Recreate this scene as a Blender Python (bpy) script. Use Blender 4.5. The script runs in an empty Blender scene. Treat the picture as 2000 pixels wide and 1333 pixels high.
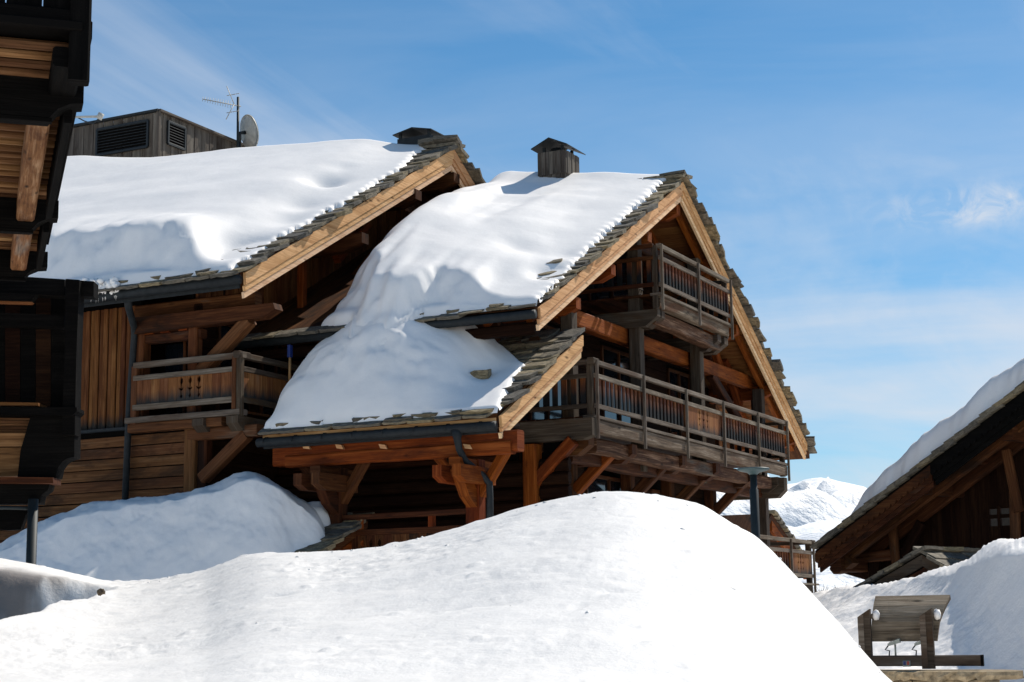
import bpy, math, random
import numpy as np
from mathutils import Vector, Matrix
random.seed(7)
S = bpy.context.scene
COL = S.collection
# ------------------------------------------------------------------ camera
# world axes: x runs along the main chalet's gable front, y along its ridge, z up; gable rake plane is y = 0
F = 3219.9; TH = math.radians(9.599); RO = math.radians(-.772); YA = math.radians(26.814)
CAM = np.array([-30.56, -11.53, 2.0])
_fw = np.array([0, math.cos(TH), math.sin(TH)]); _rt = np.array([1., 0, 0]); _up = np.cross(_rt, _fw)
_c, _s = math.cos(RO), math.sin(RO)
_rt, _up = _c*_rt + _s*_up, -_s*_rt + _c*_up
_R = np.array([[math.sin(YA), math.cos(YA), 0], [-math.cos(YA), math.sin(YA), 0], [0, 0, 1.]])
FW, RT, UP = _R @ _fw, _R @ _rt, _R @ _up
FH = np.array([math.cos(YA), math.sin(YA), 0]); RH = np.array([math.sin(YA), -math.cos(YA), 0])
cam = bpy.data.cameras.new('camera'); co = bpy.data.objects.new('camera', cam); COL.objects.link(co)
m = Matrix.Identity(4)
for i in range(3):
    m[i][0], m[i][1], m[i][2], m[i][3] = RT[i], UP[i], -FW[i], CAM[i]
co.matrix_world = m
cam.sensor_width = 36; cam.lens = F/2000*36; cam.clip_end = 30000; cam.clip_start = .1
S.camera = co
# ------------------------------------------------------------------ light
SUN_EL = math.radians(48); SUN_B = math.radians(42)
sd = RH*math.cos(SUN_B) + FH*math.sin(SUN_B)
sdir = Vector((sd[0]*math.cos(SUN_EL), sd[1]*math.cos(SUN_EL), math.sin(SUN_EL)))
W = bpy.data.worlds.new('World'); S.world = W; W.use_nodes = True
sun = bpy.data.lights.new('sun', 'SUN'); sun.energy = 4.5; sun.angle = math.radians(.53); sun.color = (1, .935, .83)
so = bpy.data.objects.new('sun', sun); COL.objects.link(so); so.rotation_euler = sdir.to_track_quat('Z', 'Y').to_euler()
S.view_settings.view_transform = 'Standard'; S.view_settings.look = 'None'
S.view_settings.exposure = 0.26; S.view_settings.gamma = 1
try: S.view_settings.use_curve_mapping = False
except Exception: pass
S.cycles.max_bounces = 6; S.cycles.diffuse_bounces = 3; S.cycles.glossy_bounces = 2; S.cycles.transparent_max_bounces = 6
S.cycles.use_denoising = True

class NT:
    """small wrapper for building node trees"""
    def __init__(s, t): s.t = t; s.n = t.nodes; s.l = t.links
    def add(s, kind, props=None, **ins):
        n = s.n.new(kind)
        for k, v in (props or {}).items(): setattr(n, k, v)
        for k, v in ins.items():
            sock = n.inputs[int(k[1:])] if k[0] == 'i' and k[1:].isdigit() else n.inputs[k.replace('_', ' ')]
            if hasattr(v, 'is_linked') or isinstance(v, bpy.types.NodeSocket): s.l.new(v, sock)
            else: sock.default_value = v
        return n
    def math(s, op, a, b=0., c=0., clamp=False):
        n = s.add('ShaderNodeMath', {'operation': op, 'use_clamp': clamp}, i0=a, i1=b, i2=c); return n.outputs[0]
    def vec(s, op, a, b): return s.add('ShaderNodeVectorMath', {'operation': op}, i0=a, i1=b).outputs[0]
    def ramp(s, f, stops):
        n = s.n.new('ShaderNodeValToRGB'); s.l.new(f, n.inputs[0]); e = n.color_ramp.elements
        while len(e) < len(stops): e.new(.5)
        for q, (p, c) in zip(e, stops):
            q.position = p; q.color = (*c, 1) if isinstance(c, tuple) else (c, c, c, 1)
        return n.outputs[0]
    def mix(s, f, a, b, blend='MIX'):
        n = s.n.new('ShaderNodeMix'); n.data_type = 'RGBA'; n.blend_type = blend; n.clamp_factor = True
        for k, v in ((0, f), (6, a), (7, b)):
            if isinstance(v, bpy.types.NodeSocket): s.l.new(v, n.inputs[k])
            else: n.inputs[k].default_value = (v if k == 0 else (*v, 1))
        return n.outputs[2]
    def noise(s, v, scale, detail=4., rough=.55, dist=0.):
        return s.add('ShaderNodeTexNoise', {}, Vector=v, Scale=scale, Detail=detail, Roughness=rough, Distortion=dist).outputs[0]

def ray(px, py): return FW + RT*(px-1000)/F - UP*(py-666.5)/F   # direction of a photo pixel (2000 x 1333)
# sky: Nishita plus thin cirrus placed by direction
w = NT(W.node_tree); w.n.clear()
sky = w.n.new('ShaderNodeTexSky'); sky.sky_type = 'NISHITA'; sky.sun_disc = False
sky.sun_elevation = SUN_EL; sky.sun_rotation = math.atan2(sdir.x, sdir.y)
sky.altitude = 1800; sky.air_density = 1.15; sky.dust_density = .35; sky.ozone_density = 2.2
tc = w.n.new('ShaderNodeTexCoord')
sep = w.add('ShaderNodeSeparateXYZ', {}, i0=tc.outputs['Generated'])
zc = w.math('MAXIMUM', w.math('ADD', sep.outputs[2], .12), .05)
pl = w.add('ShaderNodeCombineXYZ', {}, i0=w.math('DIVIDE', sep.outputs[0], zc), i1=w.math('DIVIDE', sep.outputs[1], zc), i2=0.)
mp = w.add('ShaderNodeMapping', {}, Vector=pl.outputs[0]); mp.inputs['Rotation'].default_value = (0, 0, math.radians(-38)); mp.inputs['Scale'].default_value = (.5, 1.9, 1); mp.inputs['Location'].default_value = (.35, .2, 0)
n1 = w.noise(mp.outputs[0], 1.3, 7, .58, .6); n2 = w.noise(pl.outputs[0], .55, 3, .5)
wisp = w.ramp(n1, [(.48, 0.), (.76, 1.)]); big = w.ramp(n2, [(.34, .15), (.66, 1.)])
high = w.math('MULTIPLY', w.math('MULTIPLY', wisp, big), .50)
az = w.math('ARCTAN2', sep.outputs[0], sep.outputs[1])
bnd = w.add('ShaderNodeCombineXYZ', {}, i0=w.math('MULTIPLY', az, 2.2), i1=w.math('MULTIPLY', sep.outputs[2], 16.), i2=3.)
n3 = w.noise(bnd.outputs[0], 1.0, 6, .55, .7)
lowc = w.math('MULTIPLY', w.ramp(n3, [(.34, .30), (.66, 1.)]), w.ramp(sep.outputs[2], [(.0, .55), (.13, .85), (.22, .46), (.34, .16), (.5, .0)]))
_d = ray(1905, 402); _d = _d/np.linalg.norm(_d)
da = w.math('MULTIPLY', w.math('SUBTRACT', az, math.atan2(_d[0], _d[1])), 22.); dz = w.math('MULTIPLY', w.math('SUBTRACT', sep.outputs[2], float(_d[2])), 95.)
blob = w.math('POWER', 2.718, w.math('MULTIPLY', w.math('ADD', w.math('MULTIPLY', da, da), w.math('MULTIPLY', dz, dz)), -1.))
puff = w.math('MULTIPLY', blob, w.ramp(w.noise(tc.outputs['Generated'], 42., 5, .6, .8), [(.40, 0.), (.66, .75)]))
cl = w.math('MINIMUM', w.math('ADD', puff, w.math('ADD', high, lowc)), .8)
skyc = w.mix(1., sky.outputs[0], (.43, .94, 1.14), 'MULTIPLY')
colm = w.mix(cl, skyc, (7.4, 7.9, 8.7))
bg = w.add('ShaderNodeBackground', {}, Color=colm, Strength=.080)
wo = w.n.new('ShaderNodeOutputWorld'); w.l.new(bg.outputs[0], wo.inputs[0])

# ------------------------------------------------------------------ measuring helpers 
def P(px, py, **k):
    d = ray(px, py); (a, v), = k.items()
    if a == 'd': return CAM + d*v
    i = 'xyz'.index(a); return CAM + d*(v-CAM[i])/d[i]
def onplane(px, py, p0, n):
    d = ray(px, py); n = np.array(n, float); return CAM + d*((np.array(p0)-CAM)@n)/(d@n)
def plan(X, Y, z=0.): return np.array([CAM[0]+X*RH[0]+Y*FH[0], CAM[1]+X*RH[1]+Y*FH[1], z])
def V(*a): return np.array(a, float)

# ------------------------------------------------------------------ numpy noise
class Perlin:
    def __init__(s, seed):
        r = np.random.RandomState(seed); s.p = r.permutation(256); a = r.rand(256)*2*np.pi; s.g = np.stack([np.cos(a), np.sin(a)], -1)
    def n(s, x, y):
        xi = np.floor(x).astype(int); yi = np.floor(y).astype(int); fx = x-xi; fy = y-yi
        def G(i, j, dx, dy):
            g = s.g[s.p[(s.p[i & 255]+j) & 255]]; return g[..., 0]*dx+g[..., 1]*dy
        u = fx**3*(fx*(fx*6-15)+10); v = fy**3*(fy*(fy*6-15)+10)
        a = G(xi, yi, fx, fy); b = G(xi+1, yi, fx-1, fy); c = G(xi, yi+1, fx, fy-1); d = G(xi+1, yi+1, fx-1, fy-1)
        return (a*(1-u)+b*u)*(1-v)+(c*(1-u)+d*u)*v
    def fbm(s, x, y, o=4, g=.5):
        t = 0; a = 1; f = 1
        for i in range(o): t = t+a*s.n(x*f+i*17.3, y*f-i*9.1); a *= g; f *= 2.03
        return t
PN = Perlin(3)
def sm(a, b, x): t = np.clip((x-a)/(b-a), 0, 1); return t*t*(3-2*t)
def seglist(pts):
    p = np.array(pts, float); o = np.argsort(p[:, 0]); return p[o]
def curve(pts):
    p = seglist(pts)
    def f(x):
        # smooth (Catmull-Rom like) interpolation through the points
        X, Y = p[:, 0], p[:, 1]; mslope = np.gradient(Y, X); x = np.clip(x, X[0], X[-1])
        i = np.clip(np.searchsorted(X, x)-1, 0, len(X)-2); h = X[i+1]-X[i]; t = (x-X[i])/h
        return (2*t**3-3*t**2+1)*Y[i]+(t**3-2*t**2+t)*h*mslope[i]+(-2*t**3+3*t**2)*Y[i+1]+(t**3-t**2)*h*mslope[i+1]
    return f
def polydist(x, y, poly):
    """signed distance to polygon, positive inside"""
    poly = np.array(poly, float); d = np.full(x.shape, 1e9); ins = np.zeros(x.shape, bool); n = len(poly)
    for i in range(n):
        ax, ay = poly[i]; bx, by = poly[(i+1) % n]; ex, ey = bx-ax, by-ay
        t = np.clip(((x-ax)*ex+(y-ay)*ey)/(ex*ex+ey*ey+1e-12), 0, 1)
        d = np.minimum(d, np.hypot(x-ax-t*ex, y-ay-t*ey))
        if ey != 0: ins ^= ((ay > y) != (by > y)) & (x < ex*(y-ay)/ey+ax)
    return np.where(ins, d, -d)

# ------------------------------------------------------------------ materials
def new_mat(name):
    m = bpy.data.materials.new(name); m.use_nodes = True; t = NT(m.node_tree); t.n.clear()
    out = t.n.new('ShaderNodeOutputMaterial'); b = t.n.new('ShaderNodeBsdfPrincipled'); t.l.new(b.outputs[0], out.inputs[0])
    return m, t, b
def wood(name, dark, mid, light, grey=None, greyamt=.0, knots=.5, rough=.75, bump=.5, var=.35, stain=None, scale=1.0, lowdark=None, lfreq=1., spec=.10, sat=1.):
    m, t, b = new_mat(name)
    uv = t.n.new('ShaderNodeUVMap').outputs[0]; oi = t.n.new('ShaderNodeObjectInfo'); rnd = oi.outputs['Random']
    sp = t.add('ShaderNodeSeparateXYZ', {}, i0=uv); u, v = sp.outputs[0], sp.outputs[1]
    r50 = t.math('MULTIPLY', rnd, 37.)
    def co(a, c): return t.add('ShaderNodeCombineXYZ', {}, i0=t.math('MULTIPLY', u, a*scale), i1=t.math('MULTIPLY', v, c*scale), i2=r50).outputs[0]
    g1 = t.noise(co(1.6*lfreq, 42), 1., 5, .62, .35); g2 = t.noise(co(.9*lfreq, 7), 1., 4, .6, .8); g3 = t.noise(co(.45, 1.6), 1., 3, .5)
    vor = t.add('ShaderNodeTexVoronoi', {}, Vector=co(2.1, 6.5), Scale=1.)
    kn = t.ramp(vor.outputs['Distance'], [(.05, 1.), (.20, 0.)])
    f = t.math('ADD', t.math('MULTIPLY', g1, .55), t.math('MULTIPLY', g2, .45))
    c = t.ramp(f, [(.30, dark), (.50, mid), (.68, light)])
    if grey:
        ga = t.ramp(t.math('ADD', t.math('MULTIPLY', g3, .6), t.math('MULTIPLY', g2, .4)), [(.62-greyamt*.45, 0.), (.72-greyamt*.35, 1.)])
        gc = t.ramp(g1, [(.3, tuple(x*.45 for x in grey)), (.6, grey)])
        c = t.mix(ga, c, gc)
    if stain:
        sa = t.ramp(t.noise(co(.7, 2.4), 1., 5, .65, .6), [(.50, 0.), (.66, 1.)]); c = t.mix(t.math('MULTIPLY', sa, .85), c, stain)
    if knots: c = t.mix(t.math('MULTIPLY', kn, knots), c, tuple(x*.25 for x in dark))
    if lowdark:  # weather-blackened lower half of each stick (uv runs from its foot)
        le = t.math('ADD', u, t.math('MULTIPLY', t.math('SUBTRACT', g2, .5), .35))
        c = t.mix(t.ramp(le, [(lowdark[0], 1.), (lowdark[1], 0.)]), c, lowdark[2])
    val = t.math('ADD', 1.-var*.5, t.math('MULTIPLY', rnd, var))
    hsv = t.add('ShaderNodeHueSaturation', {}, Color=c, Value=val, Hue=t.math('ADD', .492, t.math('MULTIPLY', rnd, .014)), Saturation=sat)
    t.l.new(hsv.outputs[0], b.inputs['Base Color']); b.inputs['Roughness'].default_value = rough; b.inputs['Specular IOR Level'].default_value = spec
    bp = t.add('ShaderNodeBump', {}, Height=t.math('SUBTRACT', g1, t.math('MULTIPLY', kn, .4)), Strength=bump, Distance=.012); t.l.new(bp.outputs[0], b.inputs['Normal'])
    return m
M = {}
M['honey'] = wood('honey_wood', (.27, .115, .04), (.60, .335, .155), (.74, .46, .245), knots=.85, bump=.5, var=.2, grey=(.40, .27, .17), greyamt=.0, stain=(.42, .215, .09))
M['honeylight'] = wood('pale_wood', (.40, .20, .08), (.74, .49, .28), (.82, .60, .39), knots=.7, bump=.4, var=.1)
M['warm'] = wood('warm_beam', (.045, .008, .0015), (.165, .036, .005), (.29, .084, .017), knots=.5, stain=(.06, .014, .004), var=.4)
M['warmold'] = wood('old_beam', (.018, .0065, .0025), (.060, .020, .007), (.125, .050, .018), knots=.5, stain=(.012, .007, .005), var=.45, grey=(.085, .07, .058), greyamt=.0)
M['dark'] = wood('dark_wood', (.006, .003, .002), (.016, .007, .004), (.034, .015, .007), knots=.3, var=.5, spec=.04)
M['peel'] = wood('peeling_beam', (.020, .008, .0035), (.085, .038, .018), (.34, .205, .125), knots=.8, stain=(.035, .011, .004), grey=(.085, .077, .067), greyamt=.12, var=.2, bump=.9)
M['greybeam'] = wood('grey_beam', (.028, .017, .010), (.11, .076, .050), (.25, .20, .15), knots=.8, stain=(.075, .026, .009), var=.2, bump=1.)
M['grey'] = wood('grey_wood', (.046, .035, .026), (.132, .104, .078), (.25, .212, .17), knots=.5, stain=(.085, .055, .036), var=.3, bump=.6)
M['greydark'] = wood('grey_post', (.020, .014, .010), (.060, .044, .031), (.115, .092, .07), knots=.4, var=.35, bump=.6, stain=(.055, .028, .012))
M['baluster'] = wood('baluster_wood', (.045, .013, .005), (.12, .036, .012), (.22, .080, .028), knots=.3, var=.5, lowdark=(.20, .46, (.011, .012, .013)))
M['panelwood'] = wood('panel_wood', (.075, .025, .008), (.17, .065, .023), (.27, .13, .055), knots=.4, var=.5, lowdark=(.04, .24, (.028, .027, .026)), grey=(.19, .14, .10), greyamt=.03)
M['siding'] = wood('siding_wood', (.045, .016, .006), (.112, .045, .017), (.20, .095, .042), knots=.45, var=.4, stain=(.035, .017, .009), grey=(.15, .115, .085), greyamt=.05, lfreq=.6)
M['vboard'] = wood('board_wood', (.050, .016, .005), (.125, .045, .014), (.215, .095, .036), knots=.35, var=.5, stain=(.065, .022, .007), lowdark=(.05, .22, (.02, .018, .016)))
M['soffit'] = wood('soffit_wood', (.07, .024, .007), (.165, .064, .020), (.26, .12, .045), knots=.5, var=.35)
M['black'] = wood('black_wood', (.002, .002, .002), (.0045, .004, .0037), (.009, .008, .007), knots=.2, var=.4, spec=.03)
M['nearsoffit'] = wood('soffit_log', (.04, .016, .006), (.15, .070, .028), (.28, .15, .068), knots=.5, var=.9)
M['boxboard'] = wood('silver_board', (.040, .034, .028), (.10, .085, .07), (.155, .138, .118), knots=.3, var=.5, stain=(.04, .028, .02), scale=.8)
M['edge'] = wood('weathered_edge', (.045, .018, .006), (.20, .095, .036), (.42, .27, .15), knots=.95, var=.1, stain=(.06, .018, .005), grey=(.15, .13, .11), greyamt=.20, bump=1., scale=1.5)
M['sign'] = wood('sign_wood', (.06, .042, .028), (.21, .162, .112), (.36, .30, .225), knots=.9, var=.1, stain=(.06, .045, .032), bump=.9, scale=1.3)

def simple(name, col, rough=.5, metal=0., noise=.3, nscale=6., spec=.4, bump=0.):
    m, t, b = new_mat(name)
    g = t.n.new('ShaderNodeNewGeometry').outputs['Position']
    n = t.noise(g, nscale, 5, .6)
    c = t.ramp(n, [(.3, tuple(x*(1-noise) for x in col)), (.7, tuple(min(1, x*(1+noise)) for x in col))])
    t.l.new(c, b.inputs['Base Color']); b.inputs['Roughness'].default_value = rough; b.inputs['Metallic'].default_value = metal; b.inputs['Specular IOR Level'].default_value = spec
    if bump: t.l.new(t.add('ShaderNodeBump', {}, Height=n, Strength=bump, Distance=.02).outputs[0], b.inputs['Normal'])
    return m
M['zinc'] = simple('dark_zinc', (.014, .017, .019), .65, .0, .35, 9., .25)
M['teal'] = simple('teal_paint', (.004, .010, .013), .6, 0., .25, 12.)
M['tealpale'] = simple('frosted_lamp', (.05, .085, .09), .5, 0., .15, 12.)
M['glass'] = simple('window_glass', (.006, .009, .013), .06, 0., .1, 2., .6)
M['louvre'] = simple('louvre_paint', (.006, .010, .013), .6, 0., .2, 10.)
M['whitemetal'] = simple('pale_metal', (.42, .41, .37), .5, 0., .2, 8.)
M['blue'] = simple('blue_plastic', (.012, .03, .16), .45, 0., .15, 10.)
M['handle'] = simple('ash_handle', (.36, .20, .08), .6, 0., .2, 20.)
M['lampgrey'] = simple('lamp_casing', (.26, .28, .25), .45, .2, .12, 20.)
M['redplug'] = simple('red_plug', (.42, .05, .03), .5)
M['twig'] = simple('twig_bark', (.10, .07, .05), .9)
M['earth'] = simple('earth_clod', (.10, .075, .05), .95, 0., .5, 30., .1, .6)

def slate_mat():
    m, t, b = new_mat('lauze_slate')
    g = t.n.new('ShaderNodeTexCoord').outputs['Object']; rnd = t.n.new('ShaderNodeObjectInfo').outputs['Random']
    off = t.vec('ADD', g, t.add('ShaderNodeCombineXYZ', {}, i0=t.math('MULTIPLY', rnd, 31.), i1=t.math('MULTIPLY', rnd, 17.), i2=0.).outputs[0])
    n = t.noise(off, 5., 6, .65); n2 = t.noise(off, 22., 4, .6)
    c = t.ramp(n, [(.3, (.042, .036, .027)), (.5, (.150, .122, .080)), (.7, (.29, .24, .165))])
    c = t.mix(t.ramp(n2, [(.55, 0.), (.68, .7)]), c, (.055, .055, .028))           # moss and lichen
    c = t.mix(t.ramp(t.noise(off, 9., 3, .5), [(.62, 0.), (.72, .55)]), c, (.27, .25, .21))
    hsv = t.add('ShaderNodeHueSaturation', {}, Color=c, Value=t.math('ADD', .55, t.math('MULTIPLY', rnd, .85)), Saturation=t.math('ADD', .55, t.math('MULTIPLY', rnd, .7)))
    t.l.new(hsv.outputs[0], b.inputs['Base Color']); b.inputs['Roughness'].default_value = .8; b.inputs['Specular IOR Level'].default_value = .3
    t.l.new(t.add('ShaderNodeBump', {}, Height=t.math('ADD', n, t.math('MULTIPLY', n2, .4)), Strength=.7, Distance=.02).outputs[0], b.inputs['Normal'])
    return m
M['slate'] = slate_mat()
def snow_mat(name, fine, med, col=(.92, .885, .845), dirt_shade=0., big=2.2):
    m, t, b = new_mat(name)
    g = t.n.new('ShaderNodeNewGeometry').outputs['Position']
    n1 = t.noise(g, 38., 4, .6); n2 = t.noise(g, 9., 5, .6); n3 = t.noise(g, 2.2, 4, .55)
    h = t.math('ADD', t.math('MULTIPLY', n1, fine), t.math('ADD', t.math('MULTIPLY', n2, med), t.math('MULTIPLY', n3, med*big)))
    c = t.mix(t.ramp(n3, [(.35, 0.), (.7, 1.)]), tuple(x*.965 for x in col), col)
    if name == 'crusted_snow': c = t.mix(t.math('MULTIPLY', t.add('ShaderNodeAttribute', {'attribute_name': 'dirt'}).outputs['Fac'], .9), c, (.17, .145, .13))  # this mask darkens the mound's hollow for grime and deep shade together
    if dirt_shade: c = t.mix(t.math('MULTIPLY', t.ramp(n2, [(.60, 0.), (.78, 1.)]), dirt_shade), c, (.42, .36, .30))
    t.l.new(c, b.inputs['Base Color']); b.inputs['Roughness'].default_value = .55; b.inputs['Specular IOR Level'].default_value = .25
    t.l.new(t.add('ShaderNodeBump', {}, Height=h, Strength=1., Distance=1.).outputs[0], b.inputs['Normal'])
    return m
M['snow'] = snow_mat('roof_snow', .0018, .0042, big=1.2)
M['snowrough'] = snow_mat('crusted_snow', .0042, .0048, (.825, .802, .77), dirt_shade=.04, big=1.2)
M['snowbank'] = snow_mat('packed_snow', .003, .012, dirt_shade=.05)
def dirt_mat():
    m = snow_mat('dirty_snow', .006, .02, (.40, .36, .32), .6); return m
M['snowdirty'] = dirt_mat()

# ------------------------------------------------------------------ object helpers
WLOC = {}
def link(o, parent, loc):
    COL.objects.link(o); loc = np.array(loc, float); WLOC[o.name] = loc
    if parent is not None:
        o.parent = parent; o.location = loc-WLOC[parent.name]
    else: o.location = loc
    return o
def raw(name, verts, faces, mat, uvs=None, smooth=False):
    me = bpy.data.meshes.new(name); me.from_pydata([tuple(map(float, v)) for v in verts], [], faces)
    if mat: me.materials.append(mat)
    if uvs is not None:
        l = me.uv_layers.new(name='UVMap'); l.data.foreach_set('uv', np.array(uvs, np.float32).ravel())
    if smooth: me.polygons.foreach_set('use_smooth', [True]*len(me.polygons))
    me.update(); return me
def mesh(name, verts, faces, mat, parent=None, loc=None, uvs=None, smooth=False):
    verts = np.array(verts, float); loc = verts.mean(0) if loc is None else np.array(loc, float)
    return link(bpy.data.objects.new(name, raw(name, verts-loc, faces, mat, uvs, smooth)), parent, loc)
def tag(o, label=None, cat=None, group=None, kind=None):
    for k, v in (('label', label), ('category', cat), ('group', group), ('kind', kind)):
        if v: o[k] = v
    return o
def thing(name, loc, label, cat, group=None):
    o = bpy.data.objects.new(name, None); o.empty_display_size = .3; link(o, None, loc); return tag(o, label, cat, group)
def unit(a): a = np.array(a, float); return a/np.linalg.norm(a)
def beam_data(a, b, wd, ht, up=(0, 0, 1), ch=None, seg=1, wob=0., ends=None):
    a, b = np.array(a, float), np.array(b, float); L = np.linalg.norm(b-a); ax = (b-a)/L; up = np.array(up, float)
    if abs(ax@up) > .98: up = np.array([0, 1., 0]) if abs(ax[1]) < .9 else np.array([1., 0, 0])
    sx = unit(np.cross(ax, up)); uy = np.cross(sx, ax); ch = min(wd, ht)*.12 if ch is None else ch
    x, y = wd/2, ht/2
    prof = [(-x+ch, -y), (x-ch, -y), (x, -y+ch), (x, y-ch), (x-ch, y), (-x+ch, y), (-x, y-ch), (-x, -y+ch)]
    per = [0.]
    for i in range(8): per.append(per[-1]+math.dist(prof[i], prof[(i+1) % 8]))
    V_, Fc, UV = [], [], []; o1, o2 = random.random()*20, random.random()*5
    for k in range(seg+1):
        t = k/seg; c = a+ax*L*t; s = 1.
        if wob and 0 < k < seg: c = c+sx*random.uniform(-wob, wob)+uy*random.uniform(-wob, wob); s = 1+random.uniform(-wob, wob)*2
        for p in prof: V_.append(c+sx*p[0]*s+uy*p[1]*s)
    for k in range(seg):
        for i in range(8):
            j = (i+1) % 8; Fc.append((k*8+i, k*8+j, k*8+8+j, k*8+8+i))
            u0, u1 = L*k/seg+o1*0, L*(k+1)/seg
            UV += [(u0, per[i]+o2), (u0, per[i+1]+o2), (u1, per[i+1]+o2), (u1, per[i]+o2)]
    n = seg*8
    Fc.append(tuple(range(7, -1, -1))); UV += [(prof[i][0]*.2, prof[i][1]) for i in range(7, -1, -1)]
    Fc.append(tuple(n+i for i in range(8))); UV += [(prof[i][0]*.2, prof[i][1]) for i in range(8)]
    return V_, Fc, UV
def beam(name, a, b, wd, ht, mat, parent=None, **k):
    v, f, uv = beam_data(a, b, wd, ht, **k)
    return mesh(name, v, f, mat, parent, loc=a, uvs=uv)
class Join:
    """collects several shapes of one part into one mesh"""
    def __init__(s): s.v, s.f, s.uv = [], [], []
    def add(s, d):
        n = len(s.v); s.v += list(d[0]); s.f += [tuple(i+n for i in q) for q in d[1]]; s.uv += d[2]
    def beam(s, a, b, wd, ht, **k): s.add(beam_data(a, b, wd, ht, **k))
    def tube(s, pts, r, n=10): s.add(tube_data(pts, r, n))
    def build(s, name, mat, parent=None, loc=None, smooth=False): return mesh(name, s.v, s.f, mat, parent, loc, s.uv, smooth)
def tube_data(pts, r, n=10):
    pts = [np.array(p, float) for p in pts]; V_, Fc, UV = [], [], []
    rr = r if hasattr(r, '__len__') else [r]*len(pts); ref = None
    for k, p in enumerate(pts):
        t = unit(pts[min(k+1, len(pts)-1)]-pts[max(k-1, 0)])
        if ref is None: ref = unit(np.cross(t, [0.31, .95, .05] if abs(t[1]) < .9 else [1, 0, 0]))
        ref = unit(ref-t*(ref@t)); bi = np.cross(t, ref)
        for i in range(n): a = 2*math.pi*i/n; V_.append(p+(ref*math.cos(a)+bi*math.sin(a))*rr[k])
    for k in range(len(pts)-1):
        for i in range(n):
            j = (i+1) % n; Fc.append((k*n+i, k*n+j, k*n+n+j, k*n+n+i)); UV += [(k*.3, i/n), (k*.3, (i+1)/n), (k*.3+.3, (i+1)/n), (k*.3+.3, i/n)]
    m_ = (len(pts)-1)*n
    Fc.append(tuple(range(n-1, -1, -1))); UV += [(0, 0)]*n; Fc.append(tuple(m_+i for i in range(n))); UV += [(0, 0)]*n
    return V_, Fc, UV
def tube(name, pts, r, mat, parent=None, n=10, smooth=True):
    v, f, uv = tube_data(pts, r, n); return mesh(name, v, f, mat, parent, pts[0], uv, smooth)
def prism_data(pts, ext):
    pts = [np.array(p, float) for p in pts]; e = np.array(ext, float); n = len(pts)
    nrm = sum(np.cross(pts[i]-pts[0], pts[(i+1) % n]-pts[0]) for i in range(n))
    if nrm@e > 0: pts = pts[::-1]
    V_ = pts+[p+e for p in pts]; L = unit(pts[1]-pts[0]); ax = unit(np.cross(e, [0, 0, 1.])) if abs(unit(e)[2]) < .9 else L
    Fc = [tuple(range(n)), tuple(range(2*n-1, n-1, -1))]
    UV = [((p-pts[0])@ax, p[2]) for p in pts]; UV = UV+UV[::-1]
    for i in range(n):
        j = (i+1) % n; Fc.append((j, i, n+i, n+j)); d = np.linalg.norm(pts[j]-pts[i]); el = np.linalg.norm(e); UV += [(d, 0), (0, 0), (0, el), (d, el)]
    return V_, Fc, UV
def prism(name, pts, ext, mat, parent=None):
    v, f, uv = prism_data(pts, ext); return mesh(name, v, f, mat, parent, None, uv)
def grid_mesh(name, X, Y, Z, mat, parent=None, keep=None, smooth=True):
    ny, nx = X.shape; idx = np.arange(nx*ny).reshape(ny, nx)
    q = np.stack([idx[:-1, :-1], idx[:-1, 1:], idx[1:, 1:], idx[1:, :-1]], -1).reshape(-1, 4)
    vv = np.stack([X, Y, Z], -1).reshape(-1, 3)
    if keep is not None:
        k = keep.ravel(); q = q[k[q].any(1)]; used = np.zeros(nx*ny, bool); used[q] = True
        re = np.cumsum(used)-1; q = re[q]; vv = vv[used]
    # make the faces look upwards
    e1 = vv[q[:, 1]]-vv[q[:, 0]]; e2 = vv[q[:, 3]]-vv[q[:, 0]]
    if np.median(e1[:, 0]*e2[:, 1]-e1[:, 1]*e2[:, 0]) < 0: q = q[:, ::-1]
    loc = vv.mean(0); me = bpy.data.meshes.new(name)
    me.vertices.add(len(vv)); me.vertices.foreach_set('co', (vv-loc).astype(np.float32).ravel())
    me.loops.add(len(q)*4); me.loops.foreach_set('vertex_index', q.astype(np.int32).ravel())
    me.polygons.add(len(q)); me.polygons.foreach_set('loop_start', np.arange(0, len(q)*4, 4, dtype=np.int32))
    me.update(calc_edges=True); me.materials.append(mat)
    if smooth: me.polygons.foreach_set('use_smooth', np.ones(len(q), bool))
    return link(bpy.data.objects.new(name, me), parent, loc)

# slate variants: irregular stone tiles with uneven thickness, local x = along ridge, y = down the slope
SLATES = []
for k in range(14):
    hw, hl = .5, .5; th = random.uniform(.75, 1.25)
    ring = [(-hw, -hl), (0, -hl*1.02), (hw, -hl), (hw*random.uniform(.9, 1.05), 0), (hw*random.uniform(.8, 1.03), hl*random.uniform(.78, 1)), (hw*.35, hl*random.uniform(.92, 1.12)), (-hw*.3, hl*random.uniform(.9, 1.1)), (-hw*random.uniform(.8, 1.03), hl*random.uniform(.78, 1.)), (-hw*random.uniform(.92, 1.04), 0)]
    ring = [(x+random.uniform(-.03, .03), y+random.uniform(-.03, .03)) for x, y in ring]; n = len(ring)
    top = [(x, y, .5*th+random.uniform(-.12, .12)) for x, y in ring]; bot = [(x*.96, y*.95, -.5*th+random.uniform(-.15, .15)) for x, y in ring]
    fc = [tuple(range(n)), tuple(range(2*n-1, n-1, -1))]+[((i+1) % n, i, n+i, n+(i+1) % n) for i in range(n)]
    SLATES.append(raw('slate', top+bot, [q[::-1] if False else q for q in fc], M['slate']))
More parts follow.
